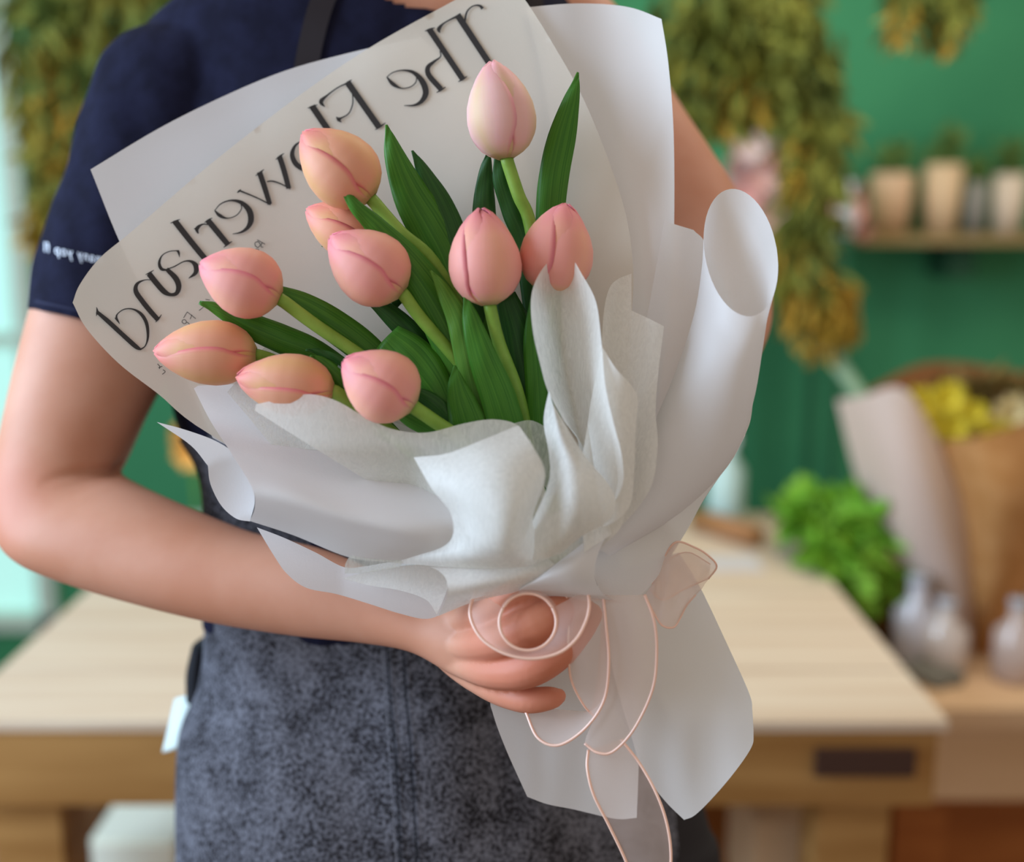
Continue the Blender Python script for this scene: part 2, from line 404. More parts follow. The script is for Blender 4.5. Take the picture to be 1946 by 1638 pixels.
for (x, y) in ((xl+0.03, ny+0.03), (xr-0.14, ny+0.03), (xl+0.03, fy-0.11), (xr-0.14, fy-0.11)):
    boxobj('leg', (x, y, 0), (x+0.09, y+0.08, TZ-0.11), M['wood_apron'], tb, 0.004)
boxobj('lower_shelf', (xl+0.04, ny+0.12, 0.32), (xr-0.06, fy-0.05, 0.35), M['wood_dark'], tb)
boxobj('back_panel', (xl+0.04, fy-0.05, 0.35), (xr-0.06, fy-0.03, TZ-0.14), M['wood_dark'], tb)
tag(boxobj('metal_bracket', (aty(1552, 1400, ny).x, ny-0.004, TZ-0.068), (aty(1742, 1400, ny).x, ny+0.022, TZ-0.035), M['metal_dark'], tb), label='dark metal strip at the table corner')
# boxes on the lower shelf
def shelfbox(px0, px1, pyt, y, zb, name, label, cat, mat):
    x0 = aty(px0, pyt, y).x; x1 = aty(px1, pyt, y).x; zt = aty(px0, pyt, y).z
    return tag(boxobj(name, (x0, y, zb), (x1, y+0.2, max(zt, zb+0.03)), mat, None, 0.004), label, cat)
shelfbox(165, 335, 1600, ny+0.2, 0.35, 'storage_box', 'bright white storage box on the shelf under the left of the table', 'box', simple('white_box', (250, 248, 226), 0.6))
shelfbox(1440, 1560, 1560, ny+0.16, 0.35, 'cardboard_box', 'pale tan cardboard box under the right end of the table', 'box', simple('card_box', (205, 168, 128), 0.8))
shelfbox(-60, 120, 1560, ny+0.25, 0.35, 'cardboard_box', 'dull brown cardboard box at the far left under the table', 'box', simple('dull_card', (168, 124, 92), 0.8))

# ------------------------------------------------------------------ side bench on the right
BZ = 0.62; by = 1.585
bx0 = max(xr+0.01, aty(1722, 1400, by).x)
bench = empty('side_bench', (bx0+0.4, by+0.4, 0), 'tan plywood side bench to the right of the work table', 'bench')
boxobj('bench_top', (bx0, by, BZ-0.03), (bx0+0.95, 2.45, BZ), M['wood_tan'], bench)
boxobj('front_board', (bx0+0.002, by+0.01, BZ-0.15), (bx0+0.94, by+0.03, BZ-0.03), M['wood_tan'], bench)
for x, y in ((bx0+0.01, by+0.05), (bx0+0.86, by+0.05), (bx0+0.01, 2.36), (bx0+0.86, 2.36)): boxobj('leg', (x, y, 0), (x+0.08, y+0.08, BZ-0.03), M['wood_dark'], bench)
boxobj('side_panel', (bx0+0.09, by+0.12, 0.1), (bx0+0.86, by+0.14, BZ-0.03), M['wood_dark'], bench)

# ------------------------------------------------------------------ leafy helpers
def leaves_mesh(blobs, count, size, name, droop=0.0, seed=1, ratio=3.2):
    """little pointed leaves scattered in ellipsoids: blobs (centre, rx, ry, rz, weight)"""
    rn = random.Random(seed); V = []; Fs = []
    tot = sum(b_[4] for b_ in blobs)
    for i in range(count):
        u = rn.random()*tot
        for bl in blobs:
            u -= bl[4]
            if u <= 0: break
        while True:
            q = Vector((rn.uniform(-1, 1), rn.uniform(-1, 1), rn.uniform(-1, 1)))
            if q.length < 1: break
        c = Vector(bl[0])+Vector((q.x*bl[1], q.y*bl[2], q.z*bl[3]))
        t = Vector((rn.uniform(-1, 1), rn.uniform(-1, 1), rn.uniform(-1, 1)-droop)).normalized()
        s = t.cross(Vector((rn.uniform(-1, 1), rn.uniform(-1, 1), rn.uniform(-1, 1)))).normalized()
        L_ = size*rn.uniform(0.6, 1.3); W_ = L_/ratio; nn = t.cross(s)
        k = len(V)
        V += [c, c+t*L_*0.35+s*W_*0.5+nn*W_*0.15, c+t*L_*0.75+s*W_*0.35, c+t*L_, c+t*L_*0.75-s*W_*0.35, c+t*L_*0.35-s*W_*0.5+nn*W_*0.15]
        Fs += [[k, k+1, k+2, k+3], [k, k+3, k+4, k+5]]
    return mesh_from(V, Fs, name)
olive = simple('olive_foliage', (82, 92, 30), 0.7, 9, (122, 124, 44), detail=1)
olivegreen = simple('green_dried_foliage', (70, 98, 40), 0.7, 7, (140, 130, 48), detail=1)
golden = simple('golden_dried_leaves', (150, 118, 30), 0.7, 12, (196, 152, 52), detail=1)
def hanging(name, label, top, blobs, gold, n, seed, ns=7):
    Y = top[2]
    tp = aty(top[0], top[1], Y)
    root = empty(name, tp, label, 'dried foliage', 'hanging dried foliage')
    bl = []
    for (x, y, rx, ry, wt) in blobs:
        c = aty(x, y, Y); k = (Y/math.cos(PITCH))/F
        bl.append((c, rx*k, 0.09, ry*k, wt))
    link('foliage', leaves_mesh(bl, n, 0.055, 'foliage', 1.2, seed), olive if seed % 2 else olivegreen, root, smooth=False)
    if gold:
        bg = []
        for (x, y, rx, ry, wt) in gold:
            c = aty(x, y, Y); k = (Y/math.cos(PITCH))/F
            bg.append((c, rx*k, 0.08, ry*k, wt))
        tag(link('golden_leaves', leaves_mesh(bg, n//3, 0.045, 'golden_leaves', 1.2, seed+50), golden, root, smooth=False), label='yellow dried leaves')
    # stalks running up to the ceiling
    bm = bmesh.new(); rn = random.Random(seed)
    for i in range(ns):
        q = rn.choice(blobs); e = aty(q[0]+rn.uniform(-.5, .5)*q[2], q[1]+q[3]*0.5, Y)
        up = Vector((tp.x+rn.uniform(-.02, .02), Y, 2.7))
        pts = [Vector(p) for p in spl([tuple(up), tuple((up+e)/2+Vector((rn.uniform(-.04, .04), 0, 0))), tuple(e)], 5)]
        tube_mesh(bm, pts, 0.003, 6)
    me = bpy.data.meshes.new('stalks'); bm.to_mesh(me); bm.free(); link('stalks', me, simple('stalk', (90, 74, 40), 0.8), root)
hanging('hanging_foliage', 'large drooping bunch of olive and golden dried foliage hanging right of the person', (1450, -100, 2.1),
        [(1400, 10, 150, 80, 3), (1330, 130, 80, 130, 2), (1480, 110, 110, 110, 3), (1545, 280, 60, 150, 3), (1530, 470, 60, 120, 2.2)],
        [(1560, 590, 70, 70, 3), (1520, 500, 60, 90, 2), (1400, 190, 60, 60, .5), (1530, 300, 50, 120, .8)], 1700, 3)
hanging('hanging_foliage', 'broad curtain of green and mustard dried foliage hanging by the left window', (300, -150, 2.15),
        [(120, 100, 110, 260, 4), (160, 380, 90, 150, 2), (330, -20, 260, 60, 3)],
        [(140, 200, 80, 180, 3), (100, 420, 50, 60, 1)], 1900, 4)
hanging('hanging_foliage', 'small sprig of dried yellow leaves hanging at the top right corner', (1770, -100, 2.1),
        [(1780, -20, 70, 30, 2), (1795, 20, 14, 40, 1)], [(1712, 40, 18, 40, 1), (1795, 40, 20, 40, 1), (1770, -10, 60, 20, .6)], 220, 5, 3)

# ------------------------------------------------------------------ wall shelf with potted plants
SY = WY-0.19
zs = aty(1800, 446, SY).z
sh = empty('wall_shelf', (aty(1850, 446, SY).x, WY-0.1, zs), 'wooden wall shelf with plant pots on the green wall', 'shelf')
boxobj('shelf_board', (aty(1640, 440, SY).x, SY, zs-0.022), (2.3, WY, zs), simple('shelf_wood', (150, 128, 84), 0.7), sh)
for bx in (aty(1845, 480, SY).x, aty(1845, 480, SY).x+0.6):
    boxobj('bracket', (bx-0.03, SY+0.05, zs-0.1), (bx+0.03, WY, zs-0.022), simple('bracket_green', (30, 70, 46), 0.7), sh)
kS = SY/math.cos(PITCH)/F
for (x, wpx, hpx, col, leafh, lab) in ((1712, 84, 112, (216, 180, 144), 34, 'peach plant pot at the left end of the wall shelf'),
                                  (1812, 74, 128, (222, 190, 150), 44, 'tall cream plant pot in the middle of the wall shelf'),
                                  (1878, 44, 96, (142, 138, 128), 24, 'narrow grey plant pot between the cream and white pots'),
                                  (1942, 62, 110, (226, 206, 182), 40, 'white plant pot on the wall shelf at the right edge of the photo')):
    cx = aty(x, 440, SY).x; cy = SY+0.085; r = wpx*kS/2*0.95
    r = min(r, 0.06); h = hpx*kS
    po = empty('potted_plant', (cx, cy, zs), lab, 'potted plant', 'pots on the wall shelf')
    lathe('pot', (cx, cy, zs), [(r*0.8, 0), (r*0.95, h*0.5), (r, h), (r*0.9, h), (r*0.85, h*0.9)], simple('pot_glaze', col, 0.6), po)
    link('leaves', leaves_mesh([((cx, cy, zs+h+leafh*kS*0.55), r*0.75, r*0.7, leafh*kS, 1)], 130, 0.03, 'leaves', -0.4, x, 2.4), simple('shelf_leaf', (104, 132, 66), 0.6), po, smooth=False)
# pink flowers near the hanging foliage, standing in vases on a tall plant stand
def flower_bunch(name, label, px, py, Y, spread, cols, zbase, n, leafcol=(90, 140, 60), size=0.028, vase=(0.035, 0.12), vcol=(200, 205, 205), seed=1, tall=None):
    rn = random.Random(seed); c = aty(px, py, Y); root = empty(name, (c.x, Y, zbase), label, 'flowers')
    lathe('vase', (c.x, Y, zbase), [(vase[0]*0.8, 0), (vase[0], vase[1]*0.3), (vase[0]*0.75, vase[1]*0.8), (vase[0]*0.9, vase[1]), (vase[0]*0.8, vase[1]*0.97)], simple('vase_glaze', vcol, 0.3), root)
    for i in range(n):
        q = Vector((rn.uniform(-1, 1)*spread[0], rn.uniform(-.6, .6)*spread[0], rn.uniform(-1, 1)*spread[1])); hd = c+q
        tubeobj('stem', [Vector((c.x, Y, zbase+vase[1]*0.6)), (Vector((c.x, Y, zbase+vase[1]))+hd)/2, hd], 0.0018, simple('bunch_stem', leafcol, 0.6), root, 6)
        s = size*rn.uniform(0.8, 1.2); V = []; Fs = []
        for L_ in range(2):
            for k in range(9):
                a = 2*math.pi*k/9+L_*0.35; el = 0.25+0.5*L_; d = Vector((math.cos(a)*math.cos(el), -math.sin(el), math.sin(a)*math.cos(el)))
                sd = Vector((-math.sin(a), 0, math.cos(a)))*s*0.32; j = len(V)
                V += [hd+Vector((0, -0.004*L_, 0)), hd+d*s*0.6+sd, hd+d*s, hd+d*s*0.6-sd]; Fs.append([j, j+1, j+2, j+3])
        fl = link('flower_head', mesh_from(V, Fs, 'flower_head'), simple('flower_petals', cols[i % len(cols)], 0.6), root, smooth=False)
    return root
stand = empty('plant_stand', (aty(1540, 300, 2.55).x, 2.58, 0), 'tall slim green plant stand behind the hanging foliage', 'stand')
sz = aty(1540, 452, 2.5).z; sx0 = aty(1400, 440, 2.5).x; sx1 = aty(1625, 440, 2.5).x
boxobj('stand_top', (sx0, 2.5, sz-0.02), (sx1, 2.72, sz), simple('stand_green', (50, 92, 56), 0.7), stand)
for x, y in ((sx0+.01, 2.51), (sx1-.03, 2.51), (sx0+.01, 2.7), (sx1-.03, 2.7)): boxobj('leg', (x, y, 0), (x+.02, y+.02, sz-.02), simple('stand_green', (36, 92, 60), 0.7), stand)
flower_bunch('vase_of_flowers', 'pale pink flowers in a vase beside the bare arm on the right', 1450, 345, 2.58, (0.065, 0.075), [(222, 178, 168), (214, 190, 184), (226, 160, 150)], sz, 14, size=0.04, seed=5)
flower_bunch('vase_of_flowers', 'coral pink flowers in a vase next to the left end of the wall shelf', 1600, 405, 2.6, (0.045, 0.06), [(220, 150, 130), (206, 160, 140), (150, 100, 80)], sz, 9, size=0.034, seed=6)

# ------------------------------------------------------------------ leafy plant, kraft bouquet, bottles on the bench
def at_bench(px, py): return atz(px, py, BZ)
gp = atz(1600, 1215, BZ); gp.x = max(gp.x, bx0+0.09)
pl = empty('leafy_plant', gp, 'bright green leafy plant behind the far right corner of the table', 'plant')
lathe('pot', gp, [(0.05, 0), (0.07, 0.07), (0.075, 0.1), (0.068, 0.1)], simple('clay_pot', (158, 110, 70), 0.8), pl)
k = gp.y/F
def qp(px, py, Y): return aty(px, py, Y)
link('leaves', leaves_mesh([(qp(1600, 1060, gp.y), 70*k, 0.08, 75*k, 3), (qp(1530, 975, gp.y+0.05), 40*k, 0.06, 35*k, 1), (qp(1640, 985, gp.y), 50*k, 0.07, 40*k, 1.4), (qp(1650, 1110, gp.y), 60*k, 0.07, 45*k, 1.5)], 900, 0.05, 'leaves', 0, 8, 1.9), simple('bright_leaf', (96, 158, 36), 0.6, 8, (132, 178, 50)), pl, smooth=False)
# kraft wrapped bouquet leaning in a bucket
kraft = simple('kraft_paper', (172, 120, 66), 0.8, 30, (186, 136, 84)); blush = paper('blush_paper', (228, 204, 190), 0.3, 0.0)
KY = 1.84
kb = empty('kraft_bouquet', aty(1850, 1250, KY), 'bouquet of yellow flowers in blush and kraft paper standing on the bench at right', 'bouquet')
def warp(name, rows, mat, n=6):
    V = []; rr = [spl(r, n) for r in rows]; cols = [spl([r[j] for r in rr], n) for j in range(len(rr[0]))]
    a = len(cols); b_ = len(cols[0]); V = [aty(*cols[i][j]) for i in range(a) for j in range(b_)]
    for q in V: q.z = max(q.z, BZ+0.002)
    Fs = [[i*b_+j, i*b_+j+1, (i+1)*b_+j+1, (i+1)*b_+j] for i in range(a-1) for j in range(b_-1)]
    return link(name, mesh_from(V, Fs, name), mat, kb)
warp('blush_wrap', [[(1590, 760, 1.88), (1640, 752, 1.80), (1720, 740, 1.76), (1790, 850, 1.78)], [(1625, 900, 1.88), (1690, 900, 1.77), (1760, 930, 1.74), (1830, 960, 1.77)],
                    [(1665, 1010, 1.86), (1730, 1040, 1.77), (1800, 1060, 1.75), (1850, 1080, 1.78)], [(1740, 1110, 1.84), (1790, 1150, 1.79), (1830, 1160, 1.78), (1860, 1170, 1.81)], [(1810, 1230, 1.83), (1830, 1240, 1.80), (1850, 1240, 1.80), (1870, 1240, 1.83)]], blush)
warp('kraft_wrap', [[(1780, 840, 1.78), (1860, 830, 1.72), (1960, 800, 1.74), (2060, 760, 1.84)], [(1815, 950, 1.78), (1890, 960, 1.70), (1980, 940, 1.72), (2040, 900, 1.82)],
                    [(1835, 1070, 1.78), (1890, 1080, 1.73), (1950, 1070, 1.75), (1990, 1050, 1.82)], [(1845, 1180, 1.80), (1870, 1190, 1.77), (1900, 1190, 1.78), (1925, 1180, 1.82)], [(1840, 1330, 1.82), (1860, 1335, 1.80), (1890, 1335, 1.80), (1905, 1330, 1.82)]], kraft)
warp('back_wrap', [[(1650, 740, 1.92), (1760, 690, 1.96), (1900, 700, 1.98), (2060, 740, 1.92)], [(1700, 900, 1.90), (1790, 900, 1.94), (1900, 900, 1.96), (2030, 900, 1.90)], [(1780, 1100, 1.86), (1840, 1100, 1.88), (1900, 1100, 1.88), (1970, 1080, 1.86)], [(1840, 1320, 1.84), (1860, 1320, 1.85), (1880, 1320, 1.85), (1900, 1320, 1.84)]], simple('brown_back_wrap', (140, 92, 50), 0.8))
yel = simple('yellow_petals', (232, 214, 66), 0.6); crm = simple('cream_petals', (232, 214, 160), 0.6)
for i, (x, y, r, mm) in enumerate(((1745, 775, 46, yel), (1800, 762, 44, yel), (1812, 815, 42, yel), (1850, 790, 34, yel), (1895, 835, 48, yel), (1922, 790, 46, crm), (1770, 812, 34, yel), (1940, 855, 40, yel))):
    c = aty(x, y, 1.80); V = []; Fs = []; s = r*1.75/F
    for L_ in range(3):
        for kk in range(10):
            a = 2*math.pi*kk/10+L_*0.3; el = 0.15+0.45*L_; d = Vector((math.cos(a)*math.cos(el), -math.sin(el)*.6, math.sin(a)*math.cos(el)+.3*math.sin(el)))
            sd = Vector((-math.sin(a), 0, math.cos(a)))*s*0.3; j = len(V)
            V += [c, c+d*s*0.6+sd, c+d*s, c+d*s*0.6-sd]; Fs.append([j, j+1, j+2, j+3])
    fo = link('flower', mesh_from(V, Fs, 'flower'), mm, kb, smooth=False)
    tubeobj('flower_stem', [c, aty(1800+(x-1800)*0.5, 1000, 1.84), aty(1865, 1200, 1.82)], 0.002, M['leaf'], kb, 6)
link('greenery', leaves_mesh([(aty(1860, 760, 1.86), 0.09, 0.04, 0.035, 1)], 160, 0.04, 'greenery', -0.5, 3, 2.5), simple('bronze_greenery', (112, 92, 44), 0.7), kb, smooth=False)
# pale stick leaning behind it
tag(tubeobj('pale_stick', [aty(1565, 650, 2.1), aty(1640, 760, 2.08), aty(1760, 960, 2.0), Vector((aty(1860, 1150, 1.95).x, 1.95, BZ))], 0.014, simple('pale_stick', (150, 176, 140), 0.7)), 'pale green stick leaning behind the yellow bouquet at right', 'stick')
def bottle(px, py, h, r, col, lab, nm='glass_bottle'):
    c = atz(px, py, BZ)
    c.x = max(c.x, bx0+r+0.005); root = empty(nm, c, lab, 'bottle', 'bottles on the side bench')
    lathe('bottle_body', c, [(r*0.9, 0), (r, 0.01), (r, h*0.6), (r*0.4, h*0.75), (r*0.38, h*0.93)], simple('bottle_glass', col, 0.15, spec=0.6), root)
    lathe('cap', c+Vector((0, 0, h*0.93)), [(r*0.45, 0), (r*0.45, h*0.07)], simple('cap', (170, 170, 175), 0.4), root)
bottle(1735, 1262, 0.15, 0.035, (186, 182, 186), 'greyish lilac bottle below the blush wrapping on the bench')
bottle(1790, 1275, 0.12, 0.036, (200, 186, 176), 'pale beige bottle left of the brown bouquet stems')
bottle(1925, 1290, 0.13, 0.034, (190, 170, 160), 'dusty pink bottle right of the brown bouquet stems')
gc = atz(1690, 1320, BZ); gc.x = max(gc.x, bx0+0.07)
bm = bmesh.new(); bmesh.ops.create_icosphere(bm, subdivisions=4, radius=1)
for v in bm.verts:
    nz = noise.noise(v.co*2.2)*0.18; v.co = Vector((gc.x+0.01+v.co.x*0.055*(1+nz), gc.y+0.11+v.co.y*0.09*(1+nz), BZ+max(0, (v.co.z+0.25)*0.022*(1+2*nz))))
me = bpy.data.meshes.new('grey_cloth'); bm.to_mesh(me); bm.free(); tag(link('cleaning_cloth', me, simple('grey_cloth', (112, 108, 98), 0.95)), 'crumpled grey cloth on the bench beside the table corner', 'cloth')
# things on the far end of the table
fb = atz(1375, 1000, TZ)
fb.y = min(fb.y, fy-0.05)
lathe_root = empty('white_bottle', (aty(1378, 990, fb.y).x, fb.y, TZ), 'pale aqua spray bottle at the far right corner of the table', 'bottle')
cc = lathe_root.location
lathe('bottle_body', cc, [(0.03, 0), (0.034, 0.01), (0.034, 0.11), (0.015, 0.14), (0.014, 0.155)], simple('aqua_plastic', (186, 212, 204), 0.3), lathe_root)
boxobj('spray_head', (cc.x-0.03, cc.y-0.012, TZ+0.155), (cc.x+0.018, cc.y+0.012, TZ+0.18), simple('spray_head', (220, 226, 222), 0.3), lathe_root, 0.003)
rc = atz(1350, 1000, TZ)
tag(tubeobj('wooden_roller', [Vector((rc.x-0.03, rc.y-0.02, TZ+0.02)), Vector((rc.x+0.06, rc.y-0.14, TZ+0.02))], 0.02, simple('roller_wood', (160, 112, 70), 0.6)), 'short brown wooden roller lying on the table beside the aqua bottle', 'roller')
pc = atz(1390, 1075, TZ)
tag(boxobj('paper_slip', (pc.x-0.04, pc.y-0.03, TZ), (pc.x+0.05, pc.y+0.05, TZ+0.003), simple('slip', (205, 198, 196), 0.8)), 'small white paper slip lying on the table top right of the ribbon bow', 'paper')
# orange dried flower seen through the bent arm
fx = aty(372, 842, 2.0)
flower_bunch('dried_flower', 'orange dried flower seen in the gap between the bent arm and the waist', 368, 840, 2.0, (0.012, 0.02), [(226, 170, 84), (214, 156, 72)], TZ, 4, size=0.036, vase=(0.02, 0.05), seed=9)

# ================================================================== person
person = empty('person', (P(860, 1400, 0.90).x, P(860, 1400, .9).y, 0), 'person in navy short sleeved shirt and denim apron holding the wrapped tulips against the chest', 'person')
TOR = [(640, -95, 960, -95, .89, .045), (450, -35, 1010, -35, .89, .065), (300, 55, 1110, 55, .895, .088), (265, 200, 1215, 200, .90, .10), (285, 400, 1215, 400, .90, .108),
       (318, 600, 1200, 600, .90, .108), (340, 790, 1185, 790, .90, .105), (388, 900, 1170, 900, .90, .10), (400, 1000, 1165, 1000, .90, .10), (398, 1180, 1190, 1180, .905, .105)]
HIP = [(398, 1100, 1180, 1100, .903, .105), (385, 1290, 1230, 1290, .905, .112), (352, 1400, 1270, 1400, .905, .118), (344, 1520, 1300, 1520, .905, .12), (342, 1638, 1320, 1638, .905, .12), (345, 1800, 1330, 1800, .905, .12), (360, 2100, 1320, 2100, .91, .115), (400, 2500, 1290, 2500, .92, .11)]
RARM = [(250, 120, 480, 200, .875, .045), (170, 300, 430, 370, .868, .046), (105, 450, 365, 520, .86, .046), (66, 580, 335, 640, .855, .045), (36, 690, 312, 715, .85, .044), (14, 790, 275, 790, .843, .043), (-4, 880, 240, 868, .835, .042),
        (-12, 950, 226, 895, .827, .041), (0, 1022, 230, 903, .818, .041), (38, 1068, 250, 915, .808, .041), (112, 1102, 290, 935, .797, .040), (235, 1140, 375, 972, .782, .037), (400, 1181, 480, 1013, .766, .034),
        (560, 1207, 605, 1042, .750, .029), (690, 1221, 718, 1088, .736, .023), (780, 1238, 800, 1140, .722, .019), (850, 1276, 868, 1145, .708, .018), (900, 1302, 925, 1145, .698, .016)]
LARM = [(870, 40, 1090, -60, .90, .046), (960, 170, 1190, 40, .90, .046), (1060, 330, 1290, 198, .89, .045), (1170, 470, 1392, 355, .875, .043), (1240, 590, 1448, 480, .855, .042), (1250, 660, 1466, 580, .835, .040), (1215, 700, 1450, 660, .815, .038),
        (1170, 720, 1380, 770, .795, .034), (1120, 760, 1290, 850, .78, .030), (1070, 820, 1200, 900, .77, .024), (1030, 850, 1140, 930, .765, .019), (980, 860, 1080, 960, .762, .015)]
bm = bmesh.new()
ribtube(bm, TOR, grow=-0.010, power=2.3); ribtube(bm, HIP, grow=-0.016, power=2.0)
ribtube(bm, RARM); ribtube(bm, LARM)
ribtube(bm, [(690, 60, 1000, 60, .89, .05), (715, 5, 990, 0, .89, .05), (750, -90, 980, -90, .89, .05), (745, -180, 985, -180, .89, .052)], power=2.0)
ribtube(bm, [(780, -150, 960, -150, .88, .04), (730, -220, 1010, -220, .875, .065), (700, -330, 1030, -330, .875, .085), (690, -450, 1040, -450, .88, .09), (720, -560, 1010, -560, .885, .08), (800, -620, 930, -620, .89, .03)])
finger(bm, [(880, -300, .80, 12), (880, -340, .79, 24), (878, -400, .798, 12)])   # nose
# right hand fingers
finger(bm, [(800, 1178, .724, 22), (850, 1178, .708, 26), (885, 1178, .694, 28), (935, 1158, .668, 31), (985, 1126, .650, 30), (1035, 1102, .652, 27)])
finger(bm, [(800, 1200, .724, 24), (850, 1218, .706, 30), (890, 1226, .690, 32), (945, 1218, .660, 37), (1005, 1192, .643, 41), (1060, 1164, .648, 38), (1100, 1138, .664, 27)])
finger(bm, [(800, 1215, .724, 20), (850, 1245, .708, 26), (890, 1265, .694, 28), (940, 1277, .670, 33), (1000, 1272, .653, 37), (1055, 1243, .649, 35), (1098, 1200, .655, 29), (1122, 1168, .668, 24)])
finger(bm, [(820, 1235, .722, 14), (860, 1268, .712, 18), (905, 1294, .698, 23), (955, 1316, .680, 27), (1005, 1330, .666, 26), (1048, 1326, .664, 22), (1062, 1323, .667, 15)])
finger(bm, [(860, 1200, .708, 34), (930, 1150, .722, 30), (1000, 1110, .728, 28), (1050, 1085, .722, 24)])   # thumb behind the neck
# left hand behind the wraps
for i, (yy, ln) in enumerate(((850, 120), (885, 140), (922, 130), (955, 95))):
    finger(bm, [(1010, yy+8, .763, 26), (1010-ln*0.45, yy+20, .758, 25), (1010-ln*0.8, yy+34, .752, 23), (1010-ln, yy+44, .748, 18)])
finger(bm, [(1080, 870, .765, 28), (1060, 810, .755, 26), (1040, 770, .748, 22)])
body_me = baked(bm, 'body', 0.0015, 3)
def proj(c):
    q = c-CAM; d = q.dot(FW); return CX+F*q.dot(RT)/d, CY-F*q.dot(UP)/d, d
crease = spl([(60, 925), (110, 905), (165, 894), (215, 893), (232, 886)], 6)
nrm = [v.normal.copy() for v in body_me.vertices]
att = body_me.attributes.new('blush', 'FLOAT', 'POINT'); hc = P(1010, 1225, .665); kn = P(10, 960, .80)
for i, (v, vn) in enumerate(zip(body_me.vertices, nrm)):
    c = v.co.copy(); x, y, d = proj(c)
    att.data[i].value = max(0, 1-((c-hc).length/0.055)**2)+0.5*max(0, 1-((c-kn).length/0.05)**2)
    if d < 0.84 and x < 300 and 840 < y < 960 and vn.dot(FW) < 0:
        m_ = min((x-a)**2+(y-b_)**2 for a, b_ in crease)
        v.co = c-vn*0.003*math.exp(-m_/110.0)*min(1, max(0, (x-70)/90.0))
body = link('body', body_me, M['skin'], person)
# shirt
bm = bmesh.new()
ribtube(bm, [(650, -62, 950, -62, .89, .055)]+TOR[1:], power=2.3, grow=0.0)
ribtube(bm, [(420, 30, 560, 90, .885, .05), (232, 88, 545, 200, .875, .058), (176, 190, 500, 270, .870, .058), (132, 330, 440, 400, .865, .057), (100, 440, 395, 510, .861, .056), (72, 520, 365, 585, .858, .055), (60, 592, 340, 650, .855, .053)])
ribtube(bm, [(860, 60, 985, -80, .90, .05), (900, 130, 1075, -10, .895, .052), (930, 190, 1130, 62, .89, .051)])
sh_me = baked(bm, 'shirt', 0.0028, 5)
# sleeve drapes: folds run down the cloth
nrm = [v.normal.copy() for v in sh_me.vertices]
for v, vn in zip(sh_me.vertices, nrm):
    c = v.co.copy(); q = Vector((c.x*18+c.z*7, c.y*14, c.z*5)); dsp = noise.noise(q)*0.0045+noise.noise(q*2.3)*0.0018
    v.co = c+vn*dsp
bm = bmesh.new(); bm.from_mesh(sh_me)
kill = [f for f in bm.faces if (lambda q: ((q[0]-850)/175)**2+((q[1]+72)/92)**2 < 1)(proj(f.calc_center_median()))]
bmesh.ops.delete(bm, geom=kill, context='FACES'); bm.to_mesh(sh_me); bm.free()
shirt = link('shirt', sh_me, M['shirt'], person)
# neckline skin on top: the shirt opening
tb_ = bvh(body_me); ts_ = bvh(sh_me)
def hit(tree, x, y, off=0.0012):
    d = ray(x, y).normalized(); h = tree.ray_cast(CAM, d)
    return (h[0]-d*off) if h[0] else P(x, y, .8)
V = []; Fs = []
def strip_on(tree, pts, wpx, off=0.0015, n=6):
    s = spl(pts, n); V = []; Fs = []
    for i, p in enumerate(s):
        a = s[max(i-1, 0)]; b_ = s[min(i+1, len(s)-1)]; t = Vector((b_[0]-a[0], b_[1]-a[1])).normalized(); nn = Vector((-t.y, t.x))*wpx/2
        V += [hit(tree, p[0]+nn.x, p[1]+nn.y, off), hit(tree, p[0]-nn.x, p[1]-nn.y, off)]
        if i: j = 2*i; Fs.append([j-2, j-1, j+1, j])
    return mesh_from(V, Fs, 'strip')
o = link('sleeve_hem', strip_on(ts_, [(66, 572), (140, 588), (250, 612), (330, 632)], 5), simple('hem_thread', (34, 36, 62), 0.9), shirt)
# apron
bm = bmesh.new()
ss = spl([(330+20, 835, 1175, 835, .90, .112), (386, 900, 1175, 900, .90, .107), (396, 1000, 1170, 1000, .90, .107), (396, 1180, 1195, 1180, .905, .111), (384, 1290, 1235, 1290, .905, .119), (350, 1380, 1275, 1400, .905, .125), (341, 1500, 1302, 1520, .905, .127), (340, 1638, 1322, 1638, .905, .127), (342, 1800, 1335, 1800, .905, .127), (350, 2200, 1340, 2200, .915, .125)], 8)
seg = 60; rings = []
for s in ss:
    Lp = P(s[0], s[1], s[4]); Rp = P(s[2], s[3], s[4]); c = (Lp+Rp)/2; a = (Rp-Lp)/2; b_ = FW*s[5]; ring = []
    for k in range(seg+1):
        th = math.pi*(0.93+1.14*k/seg); co, si = math.cos(th), math.sin(th); e = 2/(2.3-0.3*min(1, max(0, (s[1]-1130)/180.0)))
        q = c+a*math.copysign(abs(co)**e, co)+b_*math.copysign(abs(si)**e, si)
        dn = noise.noise(Vector((q.x*14+q.z*3, 3.1, q.z*4.5)))*0.007+noise.noise(Vector((q.x*30, 7.7, q.z*11)))*0.002
        ring.append(bm.verts.new(q-FW*dn*1.2))
    rings.append(ring)
for i in range(len(rings)-1):
    for k in range(seg): bm.faces.new([rings[i][k], rings[i][k+1], rings[i+1][k+1], rings[i+1][k]])
me = bpy.data.meshes.new('apron'); bm.to_mesh(me); bm.free()
apron = link('apron', me, M['denim'], person)
sm = apron.modifiers.new('s', 'SOLIDIFY'); sm.thickness = 0.0015; sm.offset = 1
tap = bvh(me)
for off in (0, 30):
    link('seam', strip_on(tap, [(735+off, 1225), (742+off, 1330), (752+off, 1450), (762+off, 1638), (768+off, 1700)], 3.2, 0.0022), M['stitch'], apron)
bm = bmesh.new()
